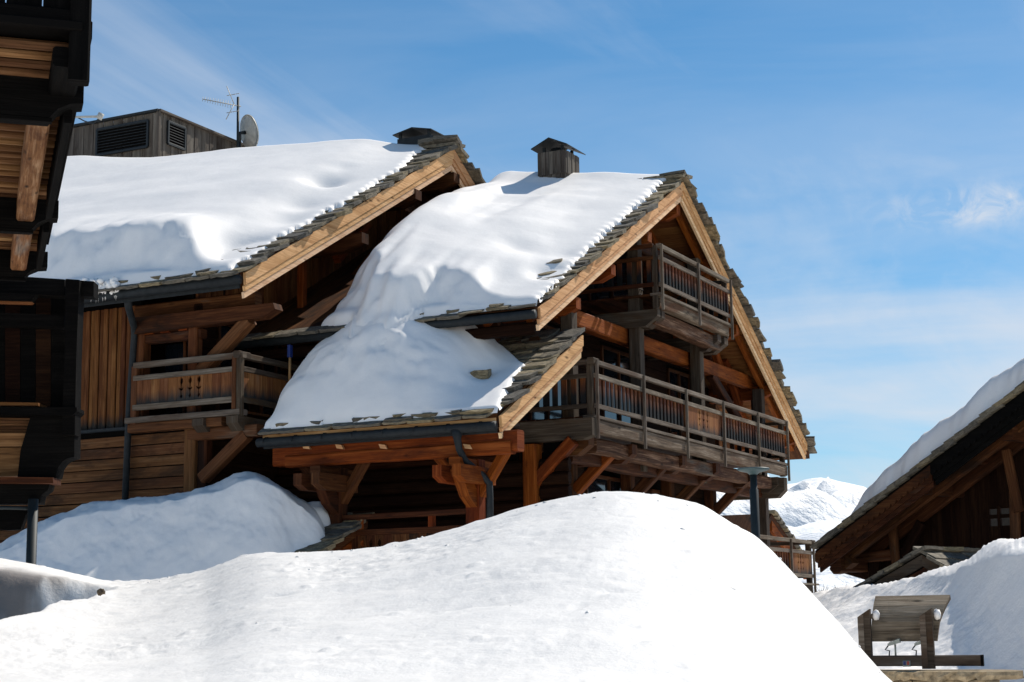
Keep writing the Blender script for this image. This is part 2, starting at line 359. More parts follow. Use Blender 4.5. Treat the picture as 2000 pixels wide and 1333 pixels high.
def slate(parent, c, rs, ds, wdt, ln, th, tilt=0., yaw=0.):
    """one stone slate: centre c, rs = unit along the ridge, ds = unit down the slope"""
    rs, ds = np.array(rs, float), np.array(ds, float); n = np.cross(rs, ds)
    if n[2] < 0: n = -n
    c_, s_ = math.cos(tilt), math.sin(tilt); d2 = ds*c_+n*s_; n2 = n*c_-ds*s_
    cy, sy = math.cos(yaw), math.sin(yaw); r3 = rs*cy+d2*sy; d3 = d2*cy-rs*sy
    o = bpy.data.objects.new('slate', random.choice(SLATES)); COL.objects.link(o); o.parent = parent
    p = np.array(c)-WLOC[parent.name]; mm = Matrix.Identity(4)
    if np.cross(r3, d3)@n2 < 0: r3 = -r3
    for i in range(3): mm[i][0], mm[i][1], mm[i][2], mm[i][3] = r3[i]*wdt, d3[i]*ln, n2[i]*th, p[i]
    o.matrix_local = mm; return o
def slate_field(parent, p_eave, ds, rs, length, widths, step=.21, over=0., th=.045, ln=.46, lift=.03, jit=.05, tilt=.07):
    """courses of slates up a slope from its eave point; widths = start offsets across the roof"""
    n = np.cross(rs, ds); n = n if n[2] > 0 else -n; k = 0; t = 0.
    while t < length:
        for wi, w0 in enumerate(widths):
            wd = random.uniform(.42, .66); th_ = th*random.uniform(.6, 1.7)
            c = np.array(p_eave)-np.array(ds)*(t+ln*.42-over+random.uniform(-.03, .03))+np.array(rs)*(w0+wd/2+random.uniform(-jit, jit)+(random.uniform(-.05, .07) if wi == 0 else -.18*(k % 2)))+n*(lift+random.uniform(0, .025))
            slate(parent, c, rs, ds, wd, ln*random.uniform(.78, 1.25), th_, tilt+random.uniform(-.04, .07), random.uniform(-.13, .13))
        t += step*random.uniform(.72, 1.3); k += 1

# ================================================================== MAIN CHALET (gable towards -y)
SL, SR = .548, .590
def zl(x): return 10.75+SL*x
def zr(x): return 10.75-SR*x
YB = 6.3
main = thing('timber_chalet', (0, 1, 0), 'big timber chalet with two carved balconies stacked under its stone slate gable', 'chalet')
def xzprism(name, pts, y0, y1, mat, parent):
    return prism(name, [(x, y0, z) for x, z in pts], (0, y1-y0, 0), mat, parent)
roof = xzprism('roof', [(-6.80, zl(-6.80)), (0, 10.75), (8.25, zr(8.25)), (8.25, zr(8.25)-.13), (0, 10.62), (-6.80, zl(-6.80)-.13)], .05, YB, M['warmold'], main)
# stepped barge boards
for nm, o0, o1, y0, xi in (('barge_board', -.03, -.210, -.022, 0), ('barge_board', -.224, -.306, .004, .03), ('barge_board', -.320, -.425, .028, .06)):
    xe = -6.76+(o0*-.1); e = xi
    xzprism(nm, [(xe, zl(xe)+o0), (-.004-e*.2, zl(-e*.2)+o0), (-.004-e*.2, zl(-e*.2)+o1), (xe+.02, zl(xe+.02)+o1)], y0, y0+.05, M['honeylight' if o1 < -.4 else 'honey'], roof)
    xe = 7.86
    xzprism(nm, [(.004+e*.2, zr(e*.2)+o0), (xe, zr(xe)+o0), (xe-.02, zr(xe-.02)+o1), (.004+e*.2, zr(e*.2)+o1)], y0, y0+.05, M['honeylight' if o1 < -.4 else 'honey'], roof)
# rafters just inside the rake and soffit boards
for s, x1 in ((-1, -6.6), (1, 7.75)):
    f = zl if s < 0 else zr; sl = SL if s < 0 else SR
    nrm = unit((-sl, 0, 1) if s < 0 else (sl, 0, 1)); n = int(abs(x1)/math.cos(math.atan(sl))/.21)
    for k in range(n):
        x = x1*(k+.5)/n; z = f(x)-.155
        beam('soffit_board', (x, .112, z), (x, 1.62, z), abs(x1)/n/math.cos(math.atan(sl))*.965, .022, M['soffit'], roof, up=nrm, ch=.004)
    for yy in (.30, 1.1):
        beam('rafter', (s*.12, yy, f(s*.12)-.26), (x1*.99, yy, f(x1*.99)-.26), .11, .16, M['warm'], roof, up=nrm)
# slates along the rake and the eave
dsl = unit((-1, 0, -SL)); dsr = unit((1, 0, -SR)); ry = V(0, 1, 0)
slate_field(roof, (-6.80, 0, zl(-6.80)), dsl, ry, 6.80/math.cos(math.atan(SL))-.1, [-.06, .46, .98], step=.235, over=.06, th=.05)
slate_field(roof, (8.25, 0, zr(8.25)), dsr, ry, 8.25/math.cos(math.atan(SR))-.1, [-.17], step=.25, over=.06, th=.036, ln=.42, lift=.022, tilt=.05)
for k in range(11): slate(roof, (-6.86, 1.55+k*.47, zl(-6.86)+.035), ry, dsl, .5, .34, .05, .08, random.uniform(-.1, .1))
for k in range(5): slate(roof, (-.12+.2*random.random(), .12+k*.42, 10.83), ry, unit((-1, 0, -.12)), .5, .5, .06, 0, random.uniform(-.1, .1))
for yy in (1.55, 2.25, .75): slate(roof, (-6.82, yy, zl(-6.82)+.085), ry, dsl, .26, .14, .07, .1, random.uniform(-.3, .3))
# purlins with slanted noses
for px, py in ((1130, 596), (1198, 530), (1269, 466), (1325, 412), (1387, 519), (1441, 647), (1506, 765), (1553, 859)):
    p = P(px, py, y=.12); x, z = p[0], p[2]; h = .13
    prism('purlin', [(x-.1, .12, z+h), (x-.1, .12, z-.07), (x-.1, .38, z-.18), (x-.1, 1.6, z-.18), (x-.1, 1.6, z+h)], (.2, 0, 0), M['warm'], main)
beam('gutter_end', (8.22, .04, 6.0), (8.42, .04, 5.98), .1, .1, M['zinc'], roof)
tube('gutter', [(-6.90, .0, 6.89), (-6.90, 2.5, 6.89), (-6.90, 6.1, 6.89)], .075, M['zinc'], roof, 12)
beam('fascia_board', (-6.80, .06, 6.92), (-6.80, 6.2, 6.92), .035, .17, M['black'], roof)
beam('wall_plate', (-6.55, .14, 6.72), (-6.55, 6.2, 6.72), .2, .18, M['dark'], main)
# walls: gable, ground floor, log side wall
YG, YL = 1.6, 1.1
gw = Join()
def planks_x(parent, y, x0, x1, z0, z1, step, mat, clip=None, holes=(), th=.05, name='wall_board'):
    z = z0
    while z < z1-.02:
        zc = z+step/2; a, b = x0, x1
        if clip: a, b = max(a, clip(zc)[0]), min(b, clip(zc)[1])
        spans = [(a, b)]
        for hx0, hx1, hz0, hz1 in holes:
            if z+step > hz0+.01 and z < hz1-.01:
                ns = []
                for s0, s1 in spans:
                    if hx0 > s0: ns.append((s0, min(s1, hx0)))
                    if hx1 < s1: ns.append((max(s0, hx1), s1))
                spans = ns
        for s0, s1 in spans:
            if s1-s0 > .04: beam(name, (s0, y, zc), (s1, y, zc), th, step*.97, mat, parent, ch=.012)
        z += step
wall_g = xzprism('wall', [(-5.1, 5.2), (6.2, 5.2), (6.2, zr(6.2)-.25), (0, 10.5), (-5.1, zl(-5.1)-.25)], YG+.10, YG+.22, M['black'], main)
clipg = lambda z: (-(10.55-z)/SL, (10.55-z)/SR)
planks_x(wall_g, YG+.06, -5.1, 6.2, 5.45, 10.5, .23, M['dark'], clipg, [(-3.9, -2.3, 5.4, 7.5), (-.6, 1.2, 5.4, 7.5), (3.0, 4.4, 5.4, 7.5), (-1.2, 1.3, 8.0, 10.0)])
def window(parent, x0, x1, z0, z1, y, name='window', bars=1):
    j = Join(); t = .07
    j.beam((x0, y, z0), (x1, y, z0), .07, t); j.beam((x0, y, z1), (x1, y, z1), .07, t)
    for k in range(bars+2):
        x = x0+(x1-x0)*k/(bars+1); j.beam((x, y-.003, z0), (x, y-.003, z1), .066, t)
    w_ = j.build(name, M['warmold'], parent)
    for k in range(bars+1):
        a, b = x0+(x1-x0)*k/(bars+1)+.03, x0+(x1-x0)*(k+1)/(bars+1)-.03
        prism('pane', [(a, y+.01, z0+.03), (b, y+.01, z0+.03), (b, y+.01, z1-.03), (a, y+.01, z1-.03)], (0, .012, 0), M['glass'], w_)
    return w_
for x0, x1, z1 in ((-3.85, -2.35, 7.4), (-.55, 1.15, 7.4), (3.05, 4.35, 7.4)): window(main, x0, x1, 5.5, z1, YG+.03, 'balcony_door')
window(main, -1.1, 1.2, 8.05, 9.9, YG+.03, 'balcony_door')
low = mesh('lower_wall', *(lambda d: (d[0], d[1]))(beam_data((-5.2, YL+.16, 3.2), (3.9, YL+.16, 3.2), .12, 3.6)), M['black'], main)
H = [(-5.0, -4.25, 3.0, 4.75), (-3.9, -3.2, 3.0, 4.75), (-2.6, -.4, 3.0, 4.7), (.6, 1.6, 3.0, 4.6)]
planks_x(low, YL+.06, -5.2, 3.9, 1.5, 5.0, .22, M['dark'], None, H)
for (a, b, c, d), nb in zip(H, (0, 0, 1, 0)): window(main, a+.05, b-.05, c, d-.05, YL+.03, bars=nb)
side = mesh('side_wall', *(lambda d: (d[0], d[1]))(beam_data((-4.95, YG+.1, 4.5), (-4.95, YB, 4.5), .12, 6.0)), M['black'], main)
for k in range(27):
    z = 1.6+k*.225
    beam('wall_log', (-5.10, YG-.0, z), (-5.10, YB, z), .16, .215, M['warmold'], side, ch=.05)
# log corner ends standing out between the porch roof and the eave
for k, (px, py) in enumerate(((960, 668), (962, 690), (965, 706), (1046, 668))):
    p = P(px, py, x=-5.5); beam('log_end', (-5.55, p[1], p[2]), (-5.0, p[1], p[2]), .2, .16, M['warmold'], main, ch=.03)
# posts
XA, XB_, XC, YP = -1.78, 1.47, 5.42, .35
for x, z0, z1 in ((XA, 4.72, zl(XA)-.45), (XB_, 4.72, zr(XB_)-.45), (XC, 1.5, zr(XC)-.42), (-4.85, 4.9, 7.3)):
    po = beam('post', (x, YP, z0), (x, YP, z1), .225, .225, M['greydark'], main, up=(0, 1, 0), ch=.012)
    beam('post', (x+.235, YP+.16, z0+.1), (x+.235, YP+.16, z1-.1), .16, .16, M['greydark'], main, up=(0, 1, 0), ch=.012)
for z in (5.0, 7.55, 8.15):
    for x in (XA, XB_):
        for dx, dz in ((-.05, .05), (.05, .05), (-.05, -.05), (.05, -.05)):
            tube('bolt', [(x+dx, YP-.135, z+dz), (x+dx, YP-.11, z+dz)], .016, M['zinc'], main, 6)
beam('tie_beam', (-5.0, .62, 7.32), (6.0, .62, 7.32), .22, .30, M['warm'], main, seg=8, wob=.008)
beam('tie_beam', (-2.6, .62, 9.25), (2.4, .62, 9.25), .2, .22, M['warmold'], main)
# struts of the gable truss on the far half
beam('strut', (XB_+.1, .62, 7.4), (XB_+1.9, .62, 9.0), .16, .18, M['warmold'], main)
beam('strut', (5.3, .62, 6.1), (3.0, .62, 7.2), .16, .2, M['warmold'], main)
beam('strut', (5.0, 1.2, 7.1), (3.4, .9, 8.15), .16, .2, M['warmold'], main)
for px, py in ((1400, 700), (1430, 745)):
    p = P(px, py, y=.9); beam('strut', p+V(-.5, 0, .45), p+V(.45, 0, -.5), .16, .2, M['warm'], main)
# ground floor posts and braces carrying the lower balcony
beam('post', (-5.3, .88, 1.5), (-5.3, .88, 4.95), .28, .26, M['warm'], main, up=(0, 1, 0))
beam('post', (-4.93, 1.0, 1.5), (-4.93, 1.0, 4.95), .16, .16, M['warm'], main, up=(0, 1, 0))
for x in (-3.57, -.9, 1.2, 3.72):
    beam('post', (x, .98, 1.5), (x, .98, 4.9), .26, .22, M['warmold'], main, up=(0, 1, 0))
for x, mt in ((-5.3, 'warm'), (-3.57, 'warm'), (-1.0, 'warmold'), (1.3, 'warmold'), (3.72, 'warmold')):
    beam('brace', (x, .86, 4.28), (x, .10, 4.98), .2, .2, M[mt], main)
beam('sill_beam', (-5.2, .85, 4.93), (4.0, .85, 4.93), .22, .24, M['warmold'], main, seg=6, wob=.012)

# ------------------------------------------------ balconies
def motif_holes(cx, cz, s):
    """cut-out outline: bud, stem with two leaves, drop"""
    pts = [(0, .30), (.05, .23), (.055, .16), (.025, .11), (.018, .0), (.075, .035), (.07, -.02), (.018, -.06), (.018, -.15), (.045, -.20), (.0, -.27)]
    full = pts+[(-x, z) for x, z in pts[-2:0:-1]]
    return [(cx+x*s, cz+z*s) for x, z in full]
def carved_board(name, x0, x1, z0, z1, holes, origin, ax, mat, parent, th=.03):
    """flat board with real cut-outs, built from a filled 2D curve"""
    cu = bpy.data.curves.new('carving', 'CURVE'); cu.dimensions = '2D'; cu.fill_mode = 'BOTH'; cu.extrude = th/2
    for ring in [[(x0, z0), (x1, z0), (x1, z1), (x0, z1)]]+holes:
        sp = cu.splines.new('POLY'); sp.points.add(len(ring)-1); sp.use_cyclic_u = True
        for q, (a, b) in zip(sp.points, ring): q.co = (a, b, 0, 1)
    tmp = bpy.data.objects.new('carving', cu); COL.objects.link(tmp)
    me = tmp.to_mesh(); ax = np.array(ax, float); nrm = np.cross(ax, [0, 0, 1.])
    vv = [np.array(origin)+ax*v.co.x+V(0, 0, v.co.y)+nrm*v.co.z for v in me.vertices]; ff = [tuple(p.vertices) for p in me.polygons]
    uv = []
    for p in me.polygons:
        for i in p.vertices: c = me.vertices[i].co; uv.append((c.y-z0, c.x))
    tmp.to_mesh_clear(); COL.objects.unlink(tmp); bpy.data.objects.remove(tmp); bpy.data.curves.remove(cu)
    return mesh(name, vv, ff, mat, parent, None, uv)
BAL = {}
def baluster_mesh(L, w_, mat):
    key = (round(L, 2), round(w_, 3), mat)
    if key not in BAL:
        BAL[key] = []
        for q in range(4):
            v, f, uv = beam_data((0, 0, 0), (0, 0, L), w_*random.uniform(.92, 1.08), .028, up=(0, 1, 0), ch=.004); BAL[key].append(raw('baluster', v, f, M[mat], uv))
    return random.choice(BAL[key])
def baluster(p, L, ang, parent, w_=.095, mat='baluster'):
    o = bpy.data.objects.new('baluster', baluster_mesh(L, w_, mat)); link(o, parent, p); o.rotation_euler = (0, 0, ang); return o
def railing(parent, a, b, zf, posts=(), spacing=.178, skip=(), thick=.085, bal='baluster', rails='grey', gap=.12, out=None, ex=.0, wthin=.045, top=.97, midh=.735, both=.21, endpost=True, below=.40):
    """rail run from a to b (plan), floor height zf; out = unit vector to the outer side"""
    a = V(*a, 0); b = V(*b, 0); L = np.linalg.norm(b-a); ax = (b-a)/L; ang = math.atan2(ax[1], ax[0]); out = V(*out, 0)
    z = lambda h: V(0, 0, zf+h)
    beam('rail', a-ax*ex+z(top-.05)+out*.015, b+ax*ex+z(top-.05)+out*.015, thick*1.05, .078, M[rails], parent, seg=max(1, int(L/1.2)), wob=.005)
    beam('rail', a+z(midh-.05)+out*.03, b+z(midh-.05)+out*.03, .045, .078, M[rails], parent, seg=max(1, int(L/1.2)), wob=.004)
    beam('rail', a+z(both-.045)+out*.03, b+z(both-.045)+out*.03, .045, .078, M[rails], parent, seg=max(1, int(L/1.2)), wob=.004)
    n = int(L/spacing)
    for k in range(n+1):
        t = (k+.5)/(n+1)*L
        if any(s0 < t < s1 for s0, s1 in skip): continue
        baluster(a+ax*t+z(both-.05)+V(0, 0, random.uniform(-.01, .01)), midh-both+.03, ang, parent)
    for t in posts:
        p = a+ax*t+out*.075; beam('upright', p+z(-below), p+z(top-.03), wthin, .05, M[rails], parent, up=out)
# lower balcony: floor beam is the balcony part, everything else sits on it
ZB = 5.41
bal1 = beam('balcony', (-5.16, -.155, ZB-.17), (5.52, -.155, ZB-.17), .16, .23, M['greybeam'], main, seg=14, wob=.008)
beam('floor_edge', (-5.2, -.15, ZB-.025), (5.62, -.15, ZB-.025), .22, .05, M['grey'], bal1, seg=10, wob=.004)
for k in range(9):
    y = .07+k*.185; beam('floor_board', (-5.1, y, ZB-.025), (5.5, y, ZB-.025), .178, .04, M['warmold'], bal1, ch=.004)
beam('support_beam', (-4.6, .10, ZB-.46), (5.0, .10, ZB-.46), .24, .26, M['peel'], bal1, seg=12, wob=.02)
beam('support_beam', (-4.9, .42, ZB-.62), (5.3, .42, ZB-.62), .24, .28, M['warmold'], bal1, seg=12, wob=.02)
for x in (-5.0, -3.1, -.6, 1.3, 3.5, 5.3):
    prism('joist', [(x-.12, -.10, ZB-.32), (x-.12, -.10, ZB-.50), (x-.12, .12, ZB-.66), (x-.12, 1.1, ZB-.66), (x-.12, 1.1, ZB-.32)], (.24, 0, 0), M['warmold' if x < 5 else 'greydark'], bal1)
prism('joist', [(5.28, -.22, ZB-.33), (5.28, -.22, ZB-.62), (5.28, -.05, ZB-.78), (5.28, 1.1, ZB-.78), (5.28, 1.1, ZB-.33)], (.24, 0, 0), M['greydark'], bal1)
prism('joist', [(-5.32, -.26, ZB-.06), (-5.32, -.26, ZB-.36), (-5.32, -.08, ZB-.42), (-5.32, 1.1, ZB-.42), (-5.32, 1.1, ZB-.06)], (.2, 0, 0), M['greydark'], bal1)
def atx(px, py, y=-.2): return P(px, py, y=y)[0]
xs = [atx(1250, 745), atx(1334, 790), atx(1407, 815), atx(1475, 840)]
railing(bal1, (-5.10, -.2), (5.50, -.2), ZB, [0.0]+[x+5.10 for x in xs]+[10.6], skip=[(xs[1]+5.13, xs[2]+5.07)], out=(0, -1), ex=.03)
hb = []
n = 9; x0, x1 = xs[1]+.05, xs[2]-.05; wv = (x1-x0)/n
for k in range(n):
    c = x0+wv*(k+.5); hol = [motif_holes(c, ZB+.46, .62 if k != 4 else .75)] if k in (3, 4, 5) else []
    carved_board('carved_board', c-wv*.49, c+wv*.49, ZB+.16, ZB+.70, hol, (0, -.205, 0), (1, 0, 0), M['panelwood'], bal1)
for x in (-5.08, 5.46): beam('corner_post', (x, -.14, ZB-.3), (x, -.14, ZB+.93), .11, .11, M['greydark'], bal1, up=(0, 1, 0))
for x, s in ((-5.10, -1), (5.50, 1)):
    railing(bal1, (x, -.1), (x, 1.5), ZB, [], out=(s, 0), spacing=.19, rails='greydark')
    beam('rail_block', (x-.1, -.2, ZB+.925), (x+.12, -.2, ZB+.925), .13, .115, M['greydark'], bal1)
# upper balcony
ZU = 8.07; xl, xr = -1.97, 1.99
bal2 = beam('balcony', (xl+.05, -.13, ZU-.16), (xr-.05, -.13, ZU-.16), .16, .22, M['greybeam'], main, seg=6, wob=.006)
beam('floor_edge', (xl-.03, -.15, ZU-.025), (xr+.1, -.15, ZU-.025), .22, .05, M['grey'], bal2, seg=5, wob=.004)
for k in range(9): beam('floor_board', (xl, .07+k*.185, ZU-.025), (xr, .07+k*.185, ZU-.025), .178, .04, M['warmold'], bal2, ch=.004)
beam('support_beam', (xl+.15, .06, ZU-.42), (xr-.1, .06, ZU-.42), .26, .28, M['peel'], bal2, seg=6, wob=.02)
for x in (xl+.12, XA+.1, XB_, xr-.1):
    prism('joist', [(x-.11, -.16, ZU-.30), (x-.11, -.16, ZU-.44), (x-.11, .1, ZU-.62), (x-.11, 1.6, ZU-.62), (x-.11, 1.6, ZU-.30)], (.22, 0, 0), M['greydark'], bal2)
railing(bal2, (xl, -.2), (xr, -.2), ZU, [0.02, atx(1357, 525)-xl, xr-xl-.02], out=(0, -1), spacing=.175, rails='grey', below=.33)
for x, s in ((xl, -1), (xr, 1)):
    railing(bal2, (x, -.12), (x, 1.5), ZU, [], out=(s, 0), spacing=.22, rails='warmold' if s < 0 else 'greydark')
    beam('corner_post', (x-.03*s, -.13, ZU-.3), (x-.03*s, -.13, ZU+.93), .10, .10, M['greydark'], bal2, up=(0, 1, 0))
# small lower balcony at the far corner
bx0, bx1, by, bz = 2.4, 6.1, -.5, 2.72
bal3 = beam('balcony', (bx0, by+.05, bz-.14), (bx1, by+.05, bz-.14), .16, .2, M['greydark'], main)
prism('joist', [(bx1-.42, by-.1, bz-.24), (bx1-.02, by-.1, bz-.24), (bx1-.02, by-.1, bz-.62), (bx1-.2, by-.1, bz-.62)], (0, 1.4, 0), M['greydark'], bal3)
beam('floor_edge', (bx0, by+.02, bz-.02), (bx1+.35, by+.02, bz-.02), .2, .045, M['grey'], bal3)
pb = P(1583, 1056, y=by); 
bx1 = 6.2
railing(bal3, (bx0, by), (bx1, by), bz, [bx1-bx0-1.72, bx1-bx0-.05], skip=[(bx1-bx0-1.68, bx1-bx0-.1)], out=(0, -1), ex=.03)
x0, x1 = bx1-1.66, bx1-.12; wv = (x1-x0)/9
for k in range(9):
    c = x0+wv*(k+.5); hol = [motif_holes(c, bz+.46, .7)] if k in (3, 4, 5) else []
    carved_board('carved_board', c-wv*.49, c+wv*.49, bz+.16, bz+.72, hol, (0, by-.005, 0), (1, 0, 0), M['panelwood'], bal3)
railing(bal3, (bx1, by+.1), (bx1, by+1.5), bz, [], out=(1, 0), rails='greydark')
beam('corner_post', (bx1-.05, by+.05, bz-.5), (bx1-.05, by+.05, bz+.93), .12, .12, M['greydark'], bal3, up=(0, 1, 0))
beam('rail_block', (bx1-.12, by, bz+.925), (bx1+.16, by, bz+.925), .13, .115, M['greydark'], bal3)

# ------------------------------------------------ porch on the near side
def zp(x): return 5.15+.552*(x+8.17)
porch = xzprism('porch_roof', [(-8.20, zp(-8.20)), (-5.08, zp(-5.08)), (-5.08, zp(-5.08)-.12), (-8.20, zp(-8.20)-.12)], .05, 4.42, M['warmold'], main)
for o0, o1, y0 in ((-.05, -.235, -.024), (-.249, -.326, .002), (-.340, -.44, .026)):
    xe = -8.20-(o0*.25)
    xzprism('barge_board', [(xe, zp(xe)+o0), (-5.07, zp(-5.07)+o0), (-5.07, zp(-5.07)+o1), (xe+.03, zp(xe+.03)+o1)], y0, y0+.05, M['honeylight' if o1 < -.4 else 'honey'], porch)
slate_field(porch, (-8.20, 0, zp(-8.20)), dsl, ry, 3.12/math.cos(math.atan(SL))-.05, [-.05, .44, .97, 1.5, 2.05], step=.25, over=.05, th=.062, ln=.5, jit=.08, tilt=.10)
for k in range(9): slate(porch, (-8.24, .35+k*.48, zp(-8.24)+.03), ry, dsl, .5, .34, .045, .06, random.uniform(-.1, .1))
for yy in (.75, 1.75, 2.5, 3.35, 4.0): slate(porch, (-8.20, yy, zp(-8.20)+.085), ry, dsl, .28, .15, .07, .1, random.uniform(-.3, .3))
beam('eave_board', (-8.21, .06, 5.04), (-8.21, 4.40, 5.04), .03, .05, M['honey'], porch)
beam('fascia_board', (-8.18, .06, 4.93), (-8.18, 4.40, 4.93), .03, .19, M['zinc'], porch)
gut = tube('gutter', [(-8.30, .02, 4.93), (-8.30, 2.2, 4.93), (-8.30, 4.44, 4.93)], .075, M['zinc'], porch, 12)
for k in range(8): tube('gutter_strap', [(-8.215, .3+k*.57, 5.02), (-8.30, .3+k*.57, 5.01), (-8.385, .3+k*.57, 4.96), (-8.385, .3+k*.57, 4.91)], .009, M['zinc'], porch, 5)
d0 = P(893, 842, x=-8.3)
pp = [d0, d0+V(0, 0, -.12), P(897, 878, x=-8.25), P(908, 900, x=-8.15), P(943, 930, x=-7.8), P(956, 945, x=-7.72), P(957, 975, x=-7.72), P(957, 1075, x=-7.72)]
tube('downpipe', pp, [.10, .062, .055, .055, .055, .055, .055, .055], M['zinc'], porch, 12)
for t in (.12, .2, .3): pass
XBm = -7.93
bm = beam('purlin', (XBm, 4.32, 4.72), (XBm, -.22, 4.72), .24, .33, M['warm'], main, seg=10, wob=.006)
beam('purlin', (XBm-.06, 4.05, 4.62), (XBm-.06, -.12, 4.62), .20, .20, M['warm'], main, seg=8, wob=.006)
for px in (590, 655, 740, 905): 
    p = P(px, 874, x=XBm-.16); prism('rafter_tail', [(XBm-.17, p[1], p[2]+.05), (XBm-.17, p[1]-.12, p[2]+.03), (XBm-.17, p[1]-.16, p[2]-.04), (XBm-.17, p[1]-.03, p[2]-.02)], (.1, 0, 0), M['honey'], main)
for k in range(7):
    y = .35+k*.6; beam('rafter', (-8.1, y, zp(-8.1)-.22), (-5.1, y, zp(-5.1)-.22), .12, .16, M['warmold'], main)
for px, py, wd, mt in ((929, 1000, .24, 'warm'), (660, 950, .24, 'warmold')):
    p = P(px, py, x=-7.62); y = p[1]
    beam('post', (-7.62, y, 1.2), (-7.62, y, 4.5), wd, wd, M[mt], main, up=(0, 1, 0), ch=.015)
    for dy in (-.17, .17):
        prism('corbel', [(-8.55, y+dy-.08, 4.36), (-8.55, y+dy-.08, 4.18), (-8.36, y+dy-.08, 4.10), (-7.4, y+dy-.08, 4.10), (-7.4, y+dy-.08, 4.36)], (0, .16, 0), M[mt], main)
    beam('corbel', (-8.3, y, 4.43), (-7.0, y, 4.43), .2, .13, M[mt], main)
    prism('brace', [(-7.70, y-.09, 3.72), (-7.70, y-.09, 3.98), (-8.10, y-.09, 4.42), (-8.28, y-.09, 4.30), (-7.98, y-.09, 3.9)], (0, .18, 0), M[mt], main)
    for s in (-1, 1): beam('brace', (-7.62, y+s*.1, 3.95), (-7.75, y+s*.62, 4.6), .15, .15, M[mt], main)
# terrace railing beneath the porch
beam('terrace_rail', (-7.62, 3.6, 3.68), (-7.62, .85, 3.70), .09, .085, M['warmold'], main, seg=3, wob=.004)
beam('terrace_rail', (-7.62, 3.6, 3.43), (-7.62, .85, 3.43), .06, .10, M['warmold'], main, seg=3, wob=.004)
for y in (1.55, 2.9): beam('terrace_post', (-7.60, y, 2.4), (-7.60, y, 3.66), .1, .1, M['warm'], main, up=(0, 1, 0))
for k in range(14):
    y = 3.3-k*.16; hol = [motif_holes(y, 3.12, .7)] if k in (3, 4, 5) else []
    carved_board('carved_board', y-.077, y+.077, 2.5, 3.38, hol, (-7.64, 0, 0), (0, 1, 0), M['warmold'], main)
mesh('inner_wall', *(lambda d: (d[0], d[1]))(beam_data((-5.1, .3, 3.2), (-5.1, 1.7, 3.2), .1, 3.6)), M['black'], main)
for k in range(14):
    beam('wall_log', (-5.25, .2, 1.6+k*.23), (-5.25, 6.2, 1.6+k*.23), .14, .22, M['dark'], main, ch=.05)
# small slate canopy poking out of the snow heap in front of the porch
yc = 2.9; c0, c1 = P(714, 1015, y=yc), P(628, 1080, y=yc); dsc = unit(c1-c0)
can = xzprism('canopy', [(c0[0]+.15, c0[2]-.08+dsc[2]/dsc[0]*.15), (c1[0]-.4, c1[2]-.08+dsc[2]/dsc[0]*-.4), (c1[0]-.4, c1[2]-.2+dsc[2]/dsc[0]*-.4), (c0[0]+.15, c0[2]-.2+dsc[2]/dsc[0]*.15)], yc+.05, yc+3.0, M['warmold'], main)
L = np.linalg.norm(c1-c0)
k = 0; t = .02
while t < L+.35:
    for w0 in (-.06, .40, .85): slate(can, c0+dsc*t+V(0, w0+.25+random.uniform(-.04, .04), 0)+V(0, 0, .03), ry, dsc, .54, .48, .06*random.uniform(.8, 1.3), .09, random.uniform(-.06, .06))
    t += .27
xzprism('canopy_side', [(c0[0]+.12, c0[2]-.2), (c1[0]+.1, c1[2]-.22), (c1[0]+.1, 1.5), (c0[0]+.12, 1.5)], yc+.12, yc+.2, M['warm'], main)

# ================================================================== SIDE CHALET behind and to the left
SA = .548; YR = 4.5; XE = -8.66; XA0 = -1.45
def za(x): return 7.77+SA*(x-XE)
ZA = za(XA0)
def zar(x): return ZA-.60*(x-XA0)
sidec = thing('timber_chalet', (-4, 9, 0), 'timber chalet with vertical board wall, drainpipe and a panelled corner balcony behind the slate porch', 'chalet')
roof2 = xzprism('roof', [(XE-.05, za(XE-.05)), (XA0, ZA), (1.6, zar(1.6)), (1.6, zar(1.6)-.14), (XA0, ZA-.14), (XE-.05, za(XE-.05)-.14)], YR+.05, 19.5, M['warmold'], sidec)
for o0, o1, y0 in ((-.03, -.245, -.022), (-.260, -.355, .005), (-.370, -.48, .030)):
    xe = XE-(o0*.1); e = y0*.6
    xzprism('barge_board', [(xe, za(xe)+o0), (XA0-.004, ZA+o0), (XA0-.004, ZA+o1), (xe+.02, za(xe+.02)+o1)], YR+y0, YR+y0+.05, M['honeylight' if o1 < -.4 else 'honey'], roof2)
    xzprism('barge_board', [(XA0+.004, ZA+o0), (1.5, zar(1.5)+o0), (1.5, zar(1.5)+o1), (XA0+.004, ZA+o1)], YR+y0, YR+y0+.05, M['honeylight' if o1 < -.4 else 'honey'], roof2)
dsa = unit((-1, 0, -SA)); dsar = unit((1, 0, -.6))
slate_field(roof2, (XE-.05, YR-.02, za(XE-.05)), dsa, ry, 7.2/math.cos(math.atan(SA))-.05, [-.045, .48, 1.0], step=.25, over=.06, th=.055)
slate_field(roof2, (1.6, YR-.02, zar(1.6)), dsar, ry, 3.0/math.cos(math.atan(.6)), [-.17, .40], step=.26, over=.0, th=.055)
for k in range(14): slate(roof2, (XE-.1, YR+.3+k*.5, za(XE-.1)+.03), ry, dsa, .54, .36, .05, .08, random.uniform(-.1, .1))
for yy in (5.3, 6.3, 7.0, 8.1): slate(roof2, (XE-.04, yy, za(XE-.04)+.085), ry, dsa, .28, .15, .07, .1, random.uniform(-.3, .3))
for k in range(4): slate(roof2, (XA0+.1*random.random()-.05, YR+.1+k*.42, ZA+.05), ry, unit((-1, 0, -.1)), .5, .5, .06, 0, random.uniform(-.1, .1))
